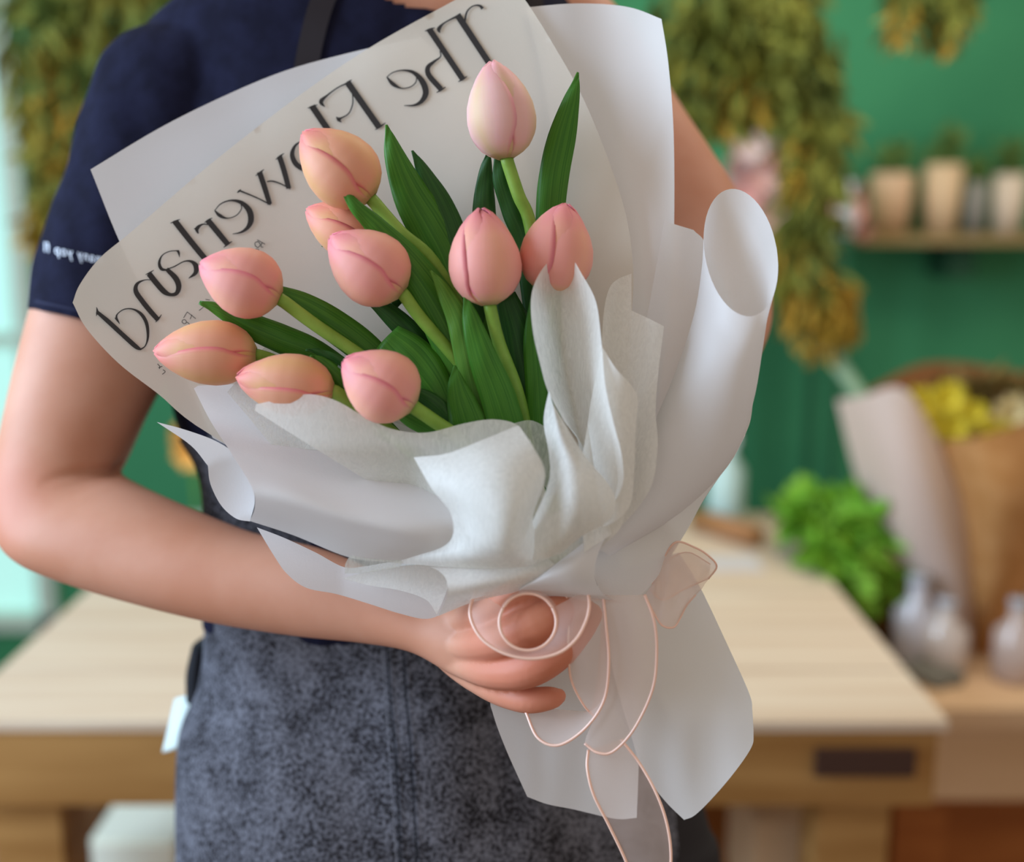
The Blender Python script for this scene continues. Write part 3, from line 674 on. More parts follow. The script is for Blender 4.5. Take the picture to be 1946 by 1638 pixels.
for sx in (-9, ):
    for i in range(60):
        y = 1240+i*7; x = 735+(y-1225)*0.066+sx+8*0
        p = [hit(tap, x+dx, y+dy, 0.0025) for dx, dy in ((-1.3, -2), (1.3, -2), (1.3, 2), (-1.3, 2))]
        bm.faces.new([bm.verts.new(q) for q in p])
me2 = bpy.data.meshes.new('stitches'); bm.to_mesh(me2); bm.free(); link('stitches', me2, simple('pale_thread', (120, 120, 128), 0.9), apron)
# straps to the neck
for pts in ([(545, 420), (565, 250), (585, 110), (610, 10), (640, -55)], [(1060, 420), (1045, 250), (1030, 110), (1010, 10), (1000, -50)]):
    link('apron_strap', strip_on(ts_, pts, 46, 0.003), simple('dark_strap', (36, 28, 30), 0.9), apron)
# bib up to the straps, hidden behind the flowers
V = []; Fs = []; nb = 12
for j in range(nb+1):
    for i in range(nb+1):
        y = 420+(870-420)*j/nb; xa = 540-(540-380)*j/nb; xb = 1065+(1150-1065)*j/nb; V.append(hit(ts_, xa+(xb-xa)*i/nb, y, 0.006))
for j in range(nb):
    for i in range(nb): q = j*(nb+1)+i; Fs.append([q, q+1, q+nb+2, q+nb+1])
link('bib', mesh_from(V, Fs, 'bib'), M['denim'], apron)
# dark waistband tie and white care tag at the left hip
bm = bmesh.new(); ribtube(bm, [(378, 1215, 440, 1215, .93, .05), (366, 1265, 440, 1265, .93, .05), (366, 1312, 440, 1312, .93, .05)])
me = bpy.data.meshes.new('apron_tie'); bm.to_mesh(me); bm.free(); link('apron_tie', me, M['black'], apron)
tg = patch_mesh([[(332, 1328, .915), (352, 1322, .905), (380, 1316, .90)], [(320, 1380, .915), (345, 1375, .90), (372, 1368, .90)], [(308, 1430, .915), (330, 1425, .905), (352, 1415, .90)]], name='care_tag')
tago = link('care_tag', tg, M['tagcloth'], apron); s_ = tago.modifiers.new('s', 'SOLIDIFY'); s_.thickness = 0.002
# black trousers under the apron
bm = bmesh.new(); ribtube(bm, [(420, 1190, 1180, 1190, .915, .095), (372, 1400, 1290, 1400, .915, .105), (365, 1560, 1345, 1560, .915, .11), (365, 1700, 1365, 1700, .915, .11), (400, 2400, 1300, 2400, .93, .11), (430, 2900, 1250, 2900, .95, .1)])
me = bpy.data.meshes.new('trousers'); bm.to_mesh(me); bm.free(); link('trousers', me, simple('black_trousers', (36, 32, 34), 0.9), person)
# hair
bm = bmesh.new(); ribtube(bm, [(760, -130, 980, -130, .935, .045), (700, -250, 1040, -250, .93, .06), (672, -400, 1058, -400, .92, .08), (690, -560, 1040, -560, .905, .09), (790, -650, 940, -650, .895, .04)])
link('hair', baked(bm, 'hair', 0.004, 6), M['hair'], person)
# sleeve print, mirrored letters
cu = bpy.data.curves.new('t', 'FONT'); cu.body = 'many yop fl'; cu.size = 1.0; cu.space_character = 1.15; cu.offset = 0.004; cu.resolution_u = 4
to = bpy.data.objects.new('t', cu); C.objects.link(to)
dg = bpy.context.evaluated_depsgraph_get(); dg.update(); tm = bpy.data.meshes.new_from_object(to.evaluated_get(dg)); bpy.data.objects.remove(to)
wd = max(v.co.x for v in tm.vertices)
for v in tm.vertices:
    u = v.co.x/wd; h = v.co.y*27
    x = 197-(197-84)*u; y = 502-(502-478)*u-h
    v.co = hit(ts_, x, y, 0.0012)
tm.name = 'sleeve_lettering'; link('sleeve_lettering', tm, M['white_print'], shirt, smooth=False)

# ================================================================== bouquet
NX, NY = 1060.0, 1110.0
ax = Vector((640-NX, 180-NY)).normalized(); lat = Vector((-ax.y, ax.x))
def uv_(x, y):
    q = Vector((x-NX, y-NY)); return q.dot(ax), q.dot(lat)
def dB(x, y):
    u, v = uv_(x, y)
    return 0.690+0.030*min(max(u, 0)/900, 1.2)-0.022*(v/520)**2+0.0018*noise.noise(Vector((x/170, y/170, 0)))
def dA(x, y): return dB(x, y)+0.009
def dC(x, y): 
    r = (x-1090)/190.0
    return 0.715-0.018*max(0, r)**2+0.03*(1-min(1, max(0, (1100-y)/500)))*-1+0.004*noise.noise(Vector((x/120, y/300, 4)))
def sheet(name, pts, dfn, mat, label, cat='wrapping paper', step=15, parent=None):
    o = link(name, sheet_mesh(pts, dfn, step, name=name), mat, parent)
    if label: tag(o, label, None if parent else cat, None if parent else ('veils round the tulips' if 'veil' in name else 'paper sheets round the tulips'))
    return o
# back white sheet, left
sheet('wrapping_paper', [(172, 322, 1), (300, 245), (420, 185), (540, 135), (665, 100), (800, 70, 1), (1000, 300), (1050, 800), (1040, 1085, 1), (850, 1000), (600, 930), (404, 832, 1), (320, 650), (232, 470)], dA, M['white_paper'],
      'plain white sheet whose pointed corner sticks out behind the printed sheet', step=20)
# printed sheet
printed = sheet('wrapping_paper', [(138, 575, 1), (152, 540), (190, 490), (250, 440), (400, 312), (560, 188), (700, 92), (850, 8), (960, -50, 1), (1005, 10), (1050, 82), (1105, 180), (1155, 300), (1190, 410), (1203, 510), (1200, 600), (1180, 800), (1100, 1080, 1), (1020, 1095, 1), (700, 990), (400, 826), (300, 748), (225, 690), (165, 625)], dB, M['tracing'],
      'printed cream wrapping sheet with large mirrored black serif lettering behind the tulips', step=14)
# right white sheet
sheet('wrapping_paper', [(1000, 14, 1), (1080, 7), (1150, 8), (1205, 16), (1257, 36, 1), (1270, 120), (1280, 250), (1281, 430), (1274, 560), (1262, 680), (1230, 850), (1150, 1020), (1090, 1080, 1), (1050, 1060, 1), (1080, 600), (1040, 200)], dC, M['white_paper'],
      'tall white sheet with a pointed top corner at the upper right', step=16)

# ---- lettering on the printed sheet, drawn as pen strokes of changing width
LV = []; LF = []
def stroke(pts, sc, ox, oy, n=6, ww=None):
    """pts (x,y,width) in units of 1/sc px from (ox,oy)"""
    s = spl([tuple(p) for p in pts], n) if len(pts) > 2 else spl([tuple(p) for p in pts], 8)
    base = len(LV)
    for i, p in enumerate(s):
        a = s[max(i-1, 0)]; b_ = s[min(i+1, len(s)-1)]; t = Vector((b_[0]-a[0], b_[1]-a[1]))
        if t.length < 1e-6: t = Vector((1, 0))
        t.normalize(); nn = Vector((-t.y, t.x))*max(p[2], 2.5)/2
        for sg in (1, -1):
            x = ox+(p[0]+sg*nn.x)/sc; y = oy+(p[1]+sg*nn.y)/sc; LV.append(P(x, y, dB(x, y)-0.0011))
        if i: j = base+2*i; LF.append([j-2, j-1, j+1, j])
S2 = (2.4325, 500, 0); S1 = (2.73, 0, 0); S5 = (3.892, 0, 380); S3 = (2.78, 250, 400)
def S(sp, *strokes):
    for st in strokes: stroke(st, *sp)
# T
S(S2, [(898, 68, 30), (970, 178, 29), (1060, 315, 28)], [(1015, 40, 16), (1000, 26, 10), (970, 28, 6), (942, 55, 8), (932, 100, 10)], [(905, 72, 12), (862, 92, 7), (830, 112, 9), (812, 135, 18), (818, 152, 3)])
# h
S(S2, [(768, 135, 28), (845, 250, 27), (922, 365, 27)], [(748, 144, 3), (770, 136, 10), (794, 128, 3)], [(902, 378, 3), (922, 367, 9), (944, 352, 3)], [(818, 235, 5), (820, 262, 6), (790, 285, 12), (762, 312, 21), (768, 350, 25), (822, 412, 25)], [(802, 428, 3), (822, 416, 9), (844, 402, 3)])
# e
S(S2, [(572, 356, 4), (600, 335, 5), (645, 325, 7), (695, 335, 16), (735, 375, 27), (752, 425, 28), (735, 465, 20), (700, 486, 10), (652, 488, 3)], [(572, 356, 6), (600, 388, 18), (640, 408, 6), (680, 402, 5), (706, 380, 5), (710, 350, 5)])
# F
S(S2, [(390, 380, 30), (460, 480, 29), (536, 588, 29)], [(374, 392, 3), (392, 380, 9), (410, 368, 3)], [(518, 600, 3), (540, 586, 9), (566, 568, 3)], [(395, 382, 9), (345, 405, 6), (295, 442, 9), (268, 470, 20), (285, 494, 3)], [(413, 425, 5), (414, 480, 6), (395, 525, 6), (362, 545, 8), (350, 552, 20), (345, 560, 4)], [(338, 540, 3), (348, 552, 14), (362, 566, 3)])
# l
S(S2, [(226, 490, 30), (300, 600, 29)], [(206, 500, 3), (228, 492, 9), (252, 484, 3)])
# o
S(S1, [(1566, 730, 5), (1530, 758, 14), (1516, 805, 24), (1540, 855, 27), (1600, 885, 24), (1650, 880, 14)])
# w
S(S1, [(1450, 812, 28), (1475, 890, 28), (1498, 978, 26)], [(1430, 828, 3), (1450, 812, 10), (1474, 795, 3)], [(1506, 980, 7), (1460, 955, 7), (1415, 940, 8), (1385, 942, 6)], [(1346, 892, 28), (1372, 970, 28), (1400, 1060, 24)], [(1326, 912, 3), (1348, 896, 10), (1370, 878, 3)], [(1404, 1062, 7), (1330, 1025, 7), (1246, 990, 9)], [(1230, 1000, 3), (1240, 992, 10), (1250, 982, 3)])
# e
S(S1, [(1114, 1092, 4), (1145, 1058, 6), (1195, 1040, 9), (1250, 1050, 20), (1292, 1090, 30), (1302, 1140, 30), (1285, 1180, 20), (1250, 1205, 10), (1206, 1214, 3)], [(1114, 1092, 6), (1140, 1118, 18), (1180, 1132, 6), (1225, 1118, 5), (1252, 1085, 5), (1250, 1058, 5)])
# r
S(S1, [(1078, 1142, 30), (1130, 1205, 30), (1182, 1268, 28)], [(1060, 1155, 3), (1080, 1142, 9), (1102, 1130, 3)], [(1160, 1284, 3), (1180, 1268, 9), (1204, 1252, 3)], [(1088, 1165, 6), (1050, 1164, 8), (1022, 1186, 20), (1026, 1212, 3)], [(1006, 1186, 3), (1020, 1190, 14), (1030, 1212, 3)])
# l
S(S1, [(908, 1148, 32), (980, 1240, 31), (1070, 1350, 30)], [(884, 1158, 3), (908, 1148, 9), (934, 1138, 3)])
# a
S(S5, [(1102, 545, 42), (1160, 618, 42), (1215, 678, 40), (1262, 700, 24), (1305, 690, 30), (1322, 640, 40), (1300, 580, 42), (1232, 510, 30)], [(1076, 552, 3), (1104, 540, 12), (1138, 518, 3)], [(1240, 518, 8), (1195, 510, 24), (1178, 465, 20), (1200, 410, 9), (1255, 380, 7), (1325, 374, 8)], [(1300, 374, 3), (1320, 385, 18), (1328, 424, 3)], [(1222, 516, 8), (1290, 492, 9), (1360, 455, 9), (1415, 455, 20), (1450, 490, 40), (1445, 540, 30), (1395, 580, 4)])
# n
S(S5, [(1130, 592, 6), (1070, 592, 8), (1015, 620, 22), (1005, 675, 36), (1050, 745, 38), (1110, 820, 38), (1168, 885, 36)], [(1150, 905, 3), (1172, 880, 12), (1196, 846, 3)])
# d
S(S5, [(716, 826, 24), (800, 898, 34), (900, 990, 34), (1000, 1080, 34), (1038, 1104, 18)], [(714, 792, 3), (720, 826, 16), (712, 858, 3)], [(1035, 1108, 12), (1075, 1078, 9), (1094, 1010, 18), (1085, 915, 26), (1045, 845, 24), (985, 808, 12), (920, 808, 8), (872, 840, 8), (862, 870, 14), (885, 918, 3)], [(848, 872, 3), (862, 880, 18), (886, 918, 3)])
# small handwritten line
S(S3, [(655, 190, 4), (652, 172, 4), (668, 165, 4), (680, 180, 4), (668, 195, 4), (655, 188, 4)], [(664, 155, 4), (705, 178, 4)], [(690, 168, 4), (684, 190, 4), (696, 194, 4)], [(656, 204, 4), (670, 206, 4), (668, 216, 4), (656, 214, 4), (658, 206, 4)])
S(S5, [(1385, 828, 5), (1358, 872, 5)], [(1385, 828, 5), (1448, 878, 5)], [(1420, 850, 5), (1406, 882, 5)], [(1345, 905, 5), (1352, 888, 5), (1372, 888, 5), (1378, 908, 5), (1360, 915, 5), (1346, 902, 5)], [(1378, 900, 5), (1402, 920, 5), (1392, 946, 5)])
S(S5, [(1472, 818, 5), (1500, 795, 5), (1530, 760, 5)], [(1520, 735, 5), (1552, 740, 5)], [(1165, 1212, 5), (1182, 1232, 5), (1178, 1250, 5)], [(1172, 1240, 5), (1200, 1230, 5)], [(1205, 1255, 5), (1222, 1270, 5), (1200, 1290, 5)])
lt = link('lettering', mesh_from(LV, LF, 'lettering'), M['ink'], printed, smooth=False)
lt['label'] = 'mirrored black serif lettering'

# ---- tulips
def petal(cen, Zx, Xx, Yx, H, R, ph, wid, grow, name, mat, parent, bend=0.0, top=1.0, seed=0):
    nu, nv = 15, 18; V = []; UVs = []
    for j in range(nv+1):
        t = j/nv
        prof = PROF(t)
        hw = wid*math.sqrt(max(0.0, 1-(max(0, t-0.30)/0.70)**2.6)) * (0.72+0.28*min(1, t/0.3))
        for i in range(nu+1):
            s = -1+2*i/nu; a = ph+s*hw
            r = R*prof*(1+grow)*(1-0.024*s-0.022*abs(s)**3)+0.0008*(1-abs(s)**2)*min(1, t*3)
            r = max(r, 0.0006)
            V.append(cen+Zx*(H*t*top)+Xx*(r*math.cos(a))+Yx*(r*math.sin(a))); UVs.append((0.5+0.5*s, t))
    Fs = []; fu = []
    for j in range(nv):
        for i in range(nu):
            q = [j*(nu+1)+i, j*(nu+1)+i+1, (j+1)*(nu+1)+i+1, (j+1)*(nu+1)+i]; Fs.append(q); fu += [UVs[k] for k in q]
    me = mesh_from(V, Fs, name); ul = me.uv_layers.new(name='UVMap')
    for k, c in enumerate(fu): ul.data[k].uv = c
    o = link(name, me, mat, parent); sd = o.modifiers.new('s', 'SOLIDIFY'); sd.thickness = 0.0007; sd.offset = -1
    return o
def PROF(t):
    pts = [(0, .22), (.04, .46), (.12, .74), (.25, .94), (.40, 1.0), (.55, .95), (.70, .80), (.84, .56), (.94, .32), (1.0, .07)]
    for (a, p), (b_, q) in zip(pts, pts[1:]):
        if t <= b_:
            f = (t-a)/(b_-a); return p+(q-p)*f
    return .12
def leaf(name, pts, mat, parent, fold=0.25, twist=0.0, mirror=1):
    """pts: (x,y,depth,width px); a folded strap leaf"""
    s = spl(pts, 6); nu = 8; V = []; UVs = []
    n = len(s)
    for i, p in enumerate(s):
        c = P(p[0], p[1], p[2]); a = P(*s[max(i-1, 0)][:3]); b_ = P(*s[min(i+1, n-1)][:3]); t = (b_-a).normalized()
        side = t.cross(FW).normalized(); nr = side.cross(t).normalized()
        tw = twist*i/n; side, nr = side*math.cos(tw)+nr*math.sin(tw), nr*math.cos(tw)-side*math.sin(tw)
        hw = max(p[3], 1.0)*p[2]/F/2/max(0.3, math.cos(tw))
        for k in range(nu+1):
            u = -1+2*k/nu
            V.append(c+side*u*hw+nr*(fold*hw*(abs(u)**1.5)*mirror+0.0004*math.sin(i*0.9+3*u))); UVs.append((0.5+0.5*u, i/n))
    Fs = []; fu = []
    for i in range(n-1):
        for k in range(nu):
            q = [i*(nu+1)+k, i*(nu+1)+k+1, (i+1)*(nu+1)+k+1, (i+1)*(nu+1)+k]; Fs.append(q); fu += [UVs[j] for j in q]
    me = mesh_from(V, Fs, name); ul = me.uv_layers.new(name='UVMap')
    for k, c in enumerate(fu): ul.data[k].uv = c
    o = link(name, me, mat, parent); sd = o.modifiers.new('s', 'SOLIDIFY'); sd.thickness = 0.0006
    return o
def tulip(tip, base, width, depth, tilt, roll, mat, stem, leaves, label, colname='pink', sw=25):
    """tip/base px; tilt = depth of tip relative to base (m, negative = towards camera)"""
    B = P(base[0], base[1], depth); T = P(tip[0], tip[1], depth+tilt)
    Z = (T-B); H = Z.length; Z.normalize()
    X = Z.cross(-FW).normalized(); Y = X.cross(Z).normalized()    # Y faces the camera
    if Y.dot(-FW) < 0: Y = -Y
    R = width*depth/F/2*0.985
    root = empty('tulip', B, label, 'tulip', 'tulips in the bouquet')
    r0 = math.radians(roll)+math.pi/2
    for k in range(3): petal(B, Z, X, Y, H, R, r0+math.pi/3+k*2*math.pi/3, 1.12, -0.075, 'inner_petal', mat, root, top=1.0)
    for k in range(3): petal(B, Z, X, Y, H, R, r0+k*2*math.pi/3, 1.19, 0.0, 'petal', mat, root, top=(0.985, 1.0, 0.97)[k])
    st = [(base[0], base[1], depth+0.001)]+stem
    s = spl(st, 6); pts = [B+Z*0.002]+[P(*q) for q in s[1:]]
    tubeobj('stem', pts, sw*depth/F/2, M['stem'], root, 12)
    for lf in leaves: leaf('leaf', lf[0], M[lf[1]], root, *(lf[2:]))
    return root
def end(dx, d=.685): return [(1050+dx*0.6, 1020, d), (1062+dx*0.35, 1110, .686), (1090+dx*.5, 1210, .69)]
tulip((937, 117), (962, 300), 127, .668, -.004, 42, M['petal_pale'], [(985, 370, .672), (1008, 430, .676), (1030, 600, .682), (1045, 800, .684)]+end(20),
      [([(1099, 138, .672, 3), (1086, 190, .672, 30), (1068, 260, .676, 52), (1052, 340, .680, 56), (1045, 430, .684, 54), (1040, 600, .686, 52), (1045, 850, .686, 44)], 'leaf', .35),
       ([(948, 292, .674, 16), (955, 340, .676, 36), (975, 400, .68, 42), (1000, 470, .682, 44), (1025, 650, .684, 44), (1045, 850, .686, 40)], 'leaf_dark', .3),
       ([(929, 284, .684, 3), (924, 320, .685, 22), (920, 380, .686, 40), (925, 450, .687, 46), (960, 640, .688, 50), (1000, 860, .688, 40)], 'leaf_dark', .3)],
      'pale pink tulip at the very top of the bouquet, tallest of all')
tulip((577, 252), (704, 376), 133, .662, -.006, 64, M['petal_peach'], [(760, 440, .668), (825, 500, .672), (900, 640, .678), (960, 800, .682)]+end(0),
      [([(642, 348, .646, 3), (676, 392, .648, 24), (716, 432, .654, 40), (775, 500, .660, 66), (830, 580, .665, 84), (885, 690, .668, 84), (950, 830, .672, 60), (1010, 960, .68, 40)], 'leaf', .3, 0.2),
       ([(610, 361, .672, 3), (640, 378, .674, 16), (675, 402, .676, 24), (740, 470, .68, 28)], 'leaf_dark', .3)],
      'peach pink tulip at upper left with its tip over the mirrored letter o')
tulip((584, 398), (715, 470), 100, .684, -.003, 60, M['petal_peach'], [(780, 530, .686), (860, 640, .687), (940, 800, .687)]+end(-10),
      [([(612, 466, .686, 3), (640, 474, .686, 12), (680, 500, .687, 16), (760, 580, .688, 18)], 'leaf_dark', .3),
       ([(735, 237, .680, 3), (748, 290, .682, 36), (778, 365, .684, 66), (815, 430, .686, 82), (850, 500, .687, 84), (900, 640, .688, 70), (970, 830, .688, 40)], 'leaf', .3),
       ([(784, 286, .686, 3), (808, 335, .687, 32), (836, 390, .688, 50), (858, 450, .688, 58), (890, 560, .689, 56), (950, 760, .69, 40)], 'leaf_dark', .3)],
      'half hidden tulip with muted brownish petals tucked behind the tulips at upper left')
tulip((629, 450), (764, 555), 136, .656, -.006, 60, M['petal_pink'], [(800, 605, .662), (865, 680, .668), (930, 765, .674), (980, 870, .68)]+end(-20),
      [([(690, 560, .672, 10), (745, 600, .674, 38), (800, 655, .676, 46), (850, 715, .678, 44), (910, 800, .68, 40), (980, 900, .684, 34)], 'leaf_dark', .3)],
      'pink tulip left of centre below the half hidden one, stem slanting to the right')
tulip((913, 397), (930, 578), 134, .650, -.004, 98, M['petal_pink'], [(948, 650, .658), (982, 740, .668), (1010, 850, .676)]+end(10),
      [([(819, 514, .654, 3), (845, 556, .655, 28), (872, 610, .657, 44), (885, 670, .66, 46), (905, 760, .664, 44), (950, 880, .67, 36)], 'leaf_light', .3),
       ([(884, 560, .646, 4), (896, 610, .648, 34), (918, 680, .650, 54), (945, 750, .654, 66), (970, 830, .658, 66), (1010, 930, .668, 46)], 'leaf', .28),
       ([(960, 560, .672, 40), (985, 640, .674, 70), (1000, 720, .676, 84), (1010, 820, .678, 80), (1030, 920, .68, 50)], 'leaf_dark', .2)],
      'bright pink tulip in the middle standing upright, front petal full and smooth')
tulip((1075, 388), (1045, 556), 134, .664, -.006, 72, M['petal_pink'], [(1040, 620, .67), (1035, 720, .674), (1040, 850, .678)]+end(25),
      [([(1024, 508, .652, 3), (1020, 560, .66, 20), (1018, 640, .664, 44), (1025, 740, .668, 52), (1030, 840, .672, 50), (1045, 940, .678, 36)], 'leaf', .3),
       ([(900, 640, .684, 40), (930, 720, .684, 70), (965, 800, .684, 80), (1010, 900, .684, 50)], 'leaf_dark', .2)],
      'pink tulip right of centre partly covered by the pointed white veil')
tulip((382, 500), (530, 566), 128, .655, -.008, 52, M['petal_pink'], [(600, 618, .662), (680, 672, .668), (760, 730, .672), (870, 830, .678)]+end(-30),
      [([(524, 556, .662, 30), (575, 582, .666, 52), (625, 612, .668, 60), (680, 652, .672, 62), (735, 700, .674, 54), (850, 810, .68, 40)], 'leaf', .35),
       ([(379, 574, .664, 6), (420, 590, .666, 26), (475, 618, .670, 46), (535, 644, .674, 54), (600, 672, .676, 50), (700, 740, .68, 40)], 'leaf', .3)],
      'plump pink tulip at left over the mirrored lettering, bloom pointing left')
tulip((294, 667), (486, 674), 118, .664, -.004, 60, M['petal_peach'], [(530, 690, .672), (620, 740, .676), (760, 850, .68), (900, 960, .684)]+end(-40),
      [], 'peach tulip lying furthest to the left of the bouquet with a long pointed bloom')
tulip((451, 716), (632, 742), 112, .650, -.003, 76, M['petal_peach'], [(670, 768, .656), (740, 820, .662), (860, 920, .672)]+end(-45),
      [([(581, 664, .662, 3), (610, 670, .663, 12), (645, 684, .664, 16), (700, 720, .668, 18)], 'leaf_dark', .3),
       ([(590, 675, .654, 3), (612, 692, .656, 26), (640, 720, .658, 34), (690, 770, .664, 34), (780, 860, .67, 28)], 'leaf', .3)],
      'yellowish peach tulip at lower left with its underside behind the grey veil', sw=28)
tulip((655, 684), (784, 772), 134, .636, -.006, 58, M['petal_pink'], [(825, 800, .645), (880, 840, .655), (950, 920, .668)]+end(-50),
      [([(735, 640, .668, 60), (778, 682, .666, 92), (818, 732, .665, 78), (850, 785, .664, 40), (880, 850, .665, 20)], 'leaf', .25),
       ([(780, 740, .66, 16), (820, 762, .66, 30), (850, 790, .66, 30), (890, 840, .665, 26)], 'leaf_dark', .3),
       ([(738, 772, .652, 10), (780, 798, .653, 26), (830, 824, .656, 30), (890, 870, .662, 26)], 'leaf', .3),
       ([(865, 694, .654, 3), (868, 730, .655, 34), (880, 775, .656, 60), (900, 830, .658, 72), (950, 920, .668, 50)], 'leaf', .3)],
      'pink tulip lowest in the bouquet, its curled pink tip pointing up left', sw=27)

# ---- wraps in front
def wrap(name, rows, mat, label, parent=None, cat='wrapping paper', nu=7, nv=7):
    o = link(name, patch_mesh(rows, nu, nv, name), mat, parent)
    return tag(o, label, None if parent else cat, None if parent else ('veils round the tulips' if 'veil' in name else 'paper sheets round the tulips'))
# left roll
leftroll = wrap('wrapping_paper', [
    [(366, 733, .693), (470, 730, .694), (600, 735, .692), (720, 790, .688), (850, 840, .684)],
    [(400, 800, .682), (500, 815, .678), (620, 850, .670), (740, 890, .664), (865, 920, .66)],
    [(440, 862, .650), (540, 890, .645), (650, 925, .640), (760, 950, .638), (870, 965, .640)],
    [(478, 925, .628), (560, 945, .626), (670, 980, .626), (780, 1000, .626), (880, 1000, .632)],
    [(484, 962, .634), (570, 985, .634), (680, 1015, .633), (780, 1035, .633), (880, 1040, .638)],
    [(475, 990, .655), (560, 1018, .652), (660, 1058, .650), (740, 1068, .650), (860, 1070, .652)]], M['white_paper'],
    'white sheet rolled open at the left, its mouth facing the arm gap')
sheet('roll_lining', [(298, 802, 1), (350, 816), (410, 838), (450, 866), (474, 905), (484, 950), (475, 991, 1), (448, 985), (420, 960), (400, 920), (395, 885, 1), (362, 846)], lambda x, y: .664-0.006*((x-300)/180)+0.003*max(0, 1-((x-440)**2+(y-930)**2)/3600.0), M['white_paper'], 'inside of the rolled mouth with a fine pointed corner', parent=leftroll, step=9)
# lower left bluish sheet
def dL(x, y): return .676-.012*max(0, (x-650)/200.0)+.006*((y-1090)/60.0)**2*0.6
sheet('wrapping_paper', [(488, 1002, 1), (520, 1055), (545, 1090), (582, 1117), (640, 1129), (700, 1147), (760, 1166), (812, 1176), (850, 1160), (900, 1130, 1), (1000, 1110, 1), (980, 1060, 1), (860, 1050), (700, 1075, 1), (655, 1078), (600, 1050), (540, 1022)], dL, M['white_paper'],
      'bluish white sheet flaring low over the forearm', step=11)
# bottom left roll, nonwoven
wrap('wrapping_veil', [
    [(700, 1083, .664), (795, 1074, .650), (842, 1092, .630), (850, 1130, .626), (832, 1171, .650)],
    [(800, 1068, .655), (880, 1072, .640), (915, 1090, .626), (925, 1115, .624), (905, 1142, .644)],
    [(900, 1058, .648), (960, 1066, .636), (985, 1083, .628), (995, 1103, .628), (990, 1123, .642)],
    [(1000, 1045, .645), (1030, 1055, .638), (1050, 1068, .634), (1065, 1082, .636), (1075, 1100, .646)]], M['veil'],
    'soft white veil rolled over the hand at the bottom of the bouquet', cat='wrapping veil')
sheet('wrapping_veil', [(650, 1099, 1), (700, 1086), (780, 1074), (860, 1070, 1), (850, 1120), (830, 1168, 1), (810, 1140), (760, 1122), (700, 1112)], lambda x, y: .662+.004*math.sin((y-1070)/20)-0.00002*(x-650), M['veil'],
      'narrow pointed veil corner lying over the low bluish sheet', cat='wrapping veil', step=10)
sheet('wrapping_veil', [(655, 1090, 1), (657, 1070), (668, 1055), (700, 1035, 1), (780, 1040, 1), (760, 1078, 1), (700, 1088)], lambda x, y: .648, M['veil_thin'],
      'small rounded veil flap beside the dark slit above the forearm', cat='wrapping veil', step=9)
# translucent veil behind the low tulips
def dI0(x, y): return .682-.02*(y-640)/250+.002*math.sin(x/40)
sheet('wrapping_veil', [(432, 745, 1), (470, 700), (505, 658), (545, 638), (580, 632), (620, 660), (650, 700), (720, 770, 1), (700, 860, 1), (520, 850, 1)], dI0, M['veil_thin'],
      'sheer veil lying over the leaves behind the lower left tulips', cat='wrapping veil', step=12)
# front left veil
def dI1(x, y):
    t = min(1, max(0, (y-840)/130.0)); t = t*t*(3-2*t); r = min(1, max(0, (900-x)/120.0))
    return .633+.0015*math.sin(x/55)+.004*((x-760)/260)**2+.030*t*r-.006*t*(1-r)
sheet('wrapping_veil', [(484, 780, 1), (487, 768, 1), (540, 757), (590, 749), (640, 762), (690, 790), (745, 815), (810, 822), (880, 805), (930, 797), (968, 801), (990, 812, 1), (1030, 900), (1040, 1000, 1), (960, 1060, 1), (860, 1000), (760, 950), (650, 884), (560, 828)], dI1, M['veil'],
      'grey white veil across the lower left tulips with a square corner', cat='wrapping veil', step=13)
# flap in front, centre
wrap('wrapping_veil', [
    [(786, 869, .624), (848, 862, .618), (912, 838, .616), (985, 808, .622)],
    [(820, 928, .616), (880, 920, .605), (950, 898, .600), (1014, 850, .612)],
    [(858, 980, .618), (915, 985, .600), (975, 970, .594), (1036, 905, .610)],
    [(848, 1035, .632), (915, 1045, .608), (975, 1040, .602), (1012, 990, .618)],
    [(740, 1069, .652), (890, 1080, .632), (990, 1078, .624), (1045, 1060, .632)]], M['veil'],
    'folded white veil flap at the front with a sharp left corner', cat='wrapping veil')
sheet('wrapping_veil', [(955, 812, 1), (985, 802), (1010, 799), (1036, 812), (1048, 835, 1), (1048, 900), (1040, 930, 1), (1000, 880)], lambda x, y: .646+.006*((x-1000)/40), M['veil_thin'],
      'sheer curled veil edge just below the leaves in the middle', cat='wrapping veil', step=9)
# pointed petal shaped veil
wrap('wrapping_veil', [
    [(1066, 475, .650), (1073, 469, .649), (1079, 474, .650)],
    [(1030, 512, .640), (1070, 508, .652), (1103, 516, .640)],
    [(1010, 560, .632), (1065, 560, .656), (1132, 572, .634)],
    [(1012, 625, .628), (1070, 625, .662), (1143, 650, .628)],
    [(1026, 690, .627), (1080, 700, .664), (1150, 730, .621)],
    [(1042, 745, .628), (1094, 770, .662), (1165, 800, .617)],
    [(1072, 800, .634), (1108, 835, .656), (1182, 870, .617)],
    [(1100, 850, .642), (1125, 890, .650), (1180, 930, .620)],
    [(1080, 1000, .645), (1105, 1010, .645), (1130, 1010, .635)]], M['veil'],
    'petal shaped pointed veil standing up in front of the right tulip', cat='wrapping veil', nu=9)
wrap('wrapping_veil', [
    [(1043, 742, .626), (1050, 765, .623), (1060, 782, .623)],
    [(1033, 800, .628), (1068, 828, .616), (1106, 858, .622)],
    [(1043, 862, .622), (1092, 888, .606), (1165, 935, .614)],
    [(1043, 915, .618), (1092, 945, .600), (1160, 985, .612)],
    [(1012, 990, .622), (1072, 1010, .606), (1105, 1020, .616)],
    [(975, 1062, .634), (1030, 1062, .619), (1066, 1052, .628)]], M['veil'],
    'smooth white veil panel wrapping the front centre below the pointed veil', cat='wrapping veil')
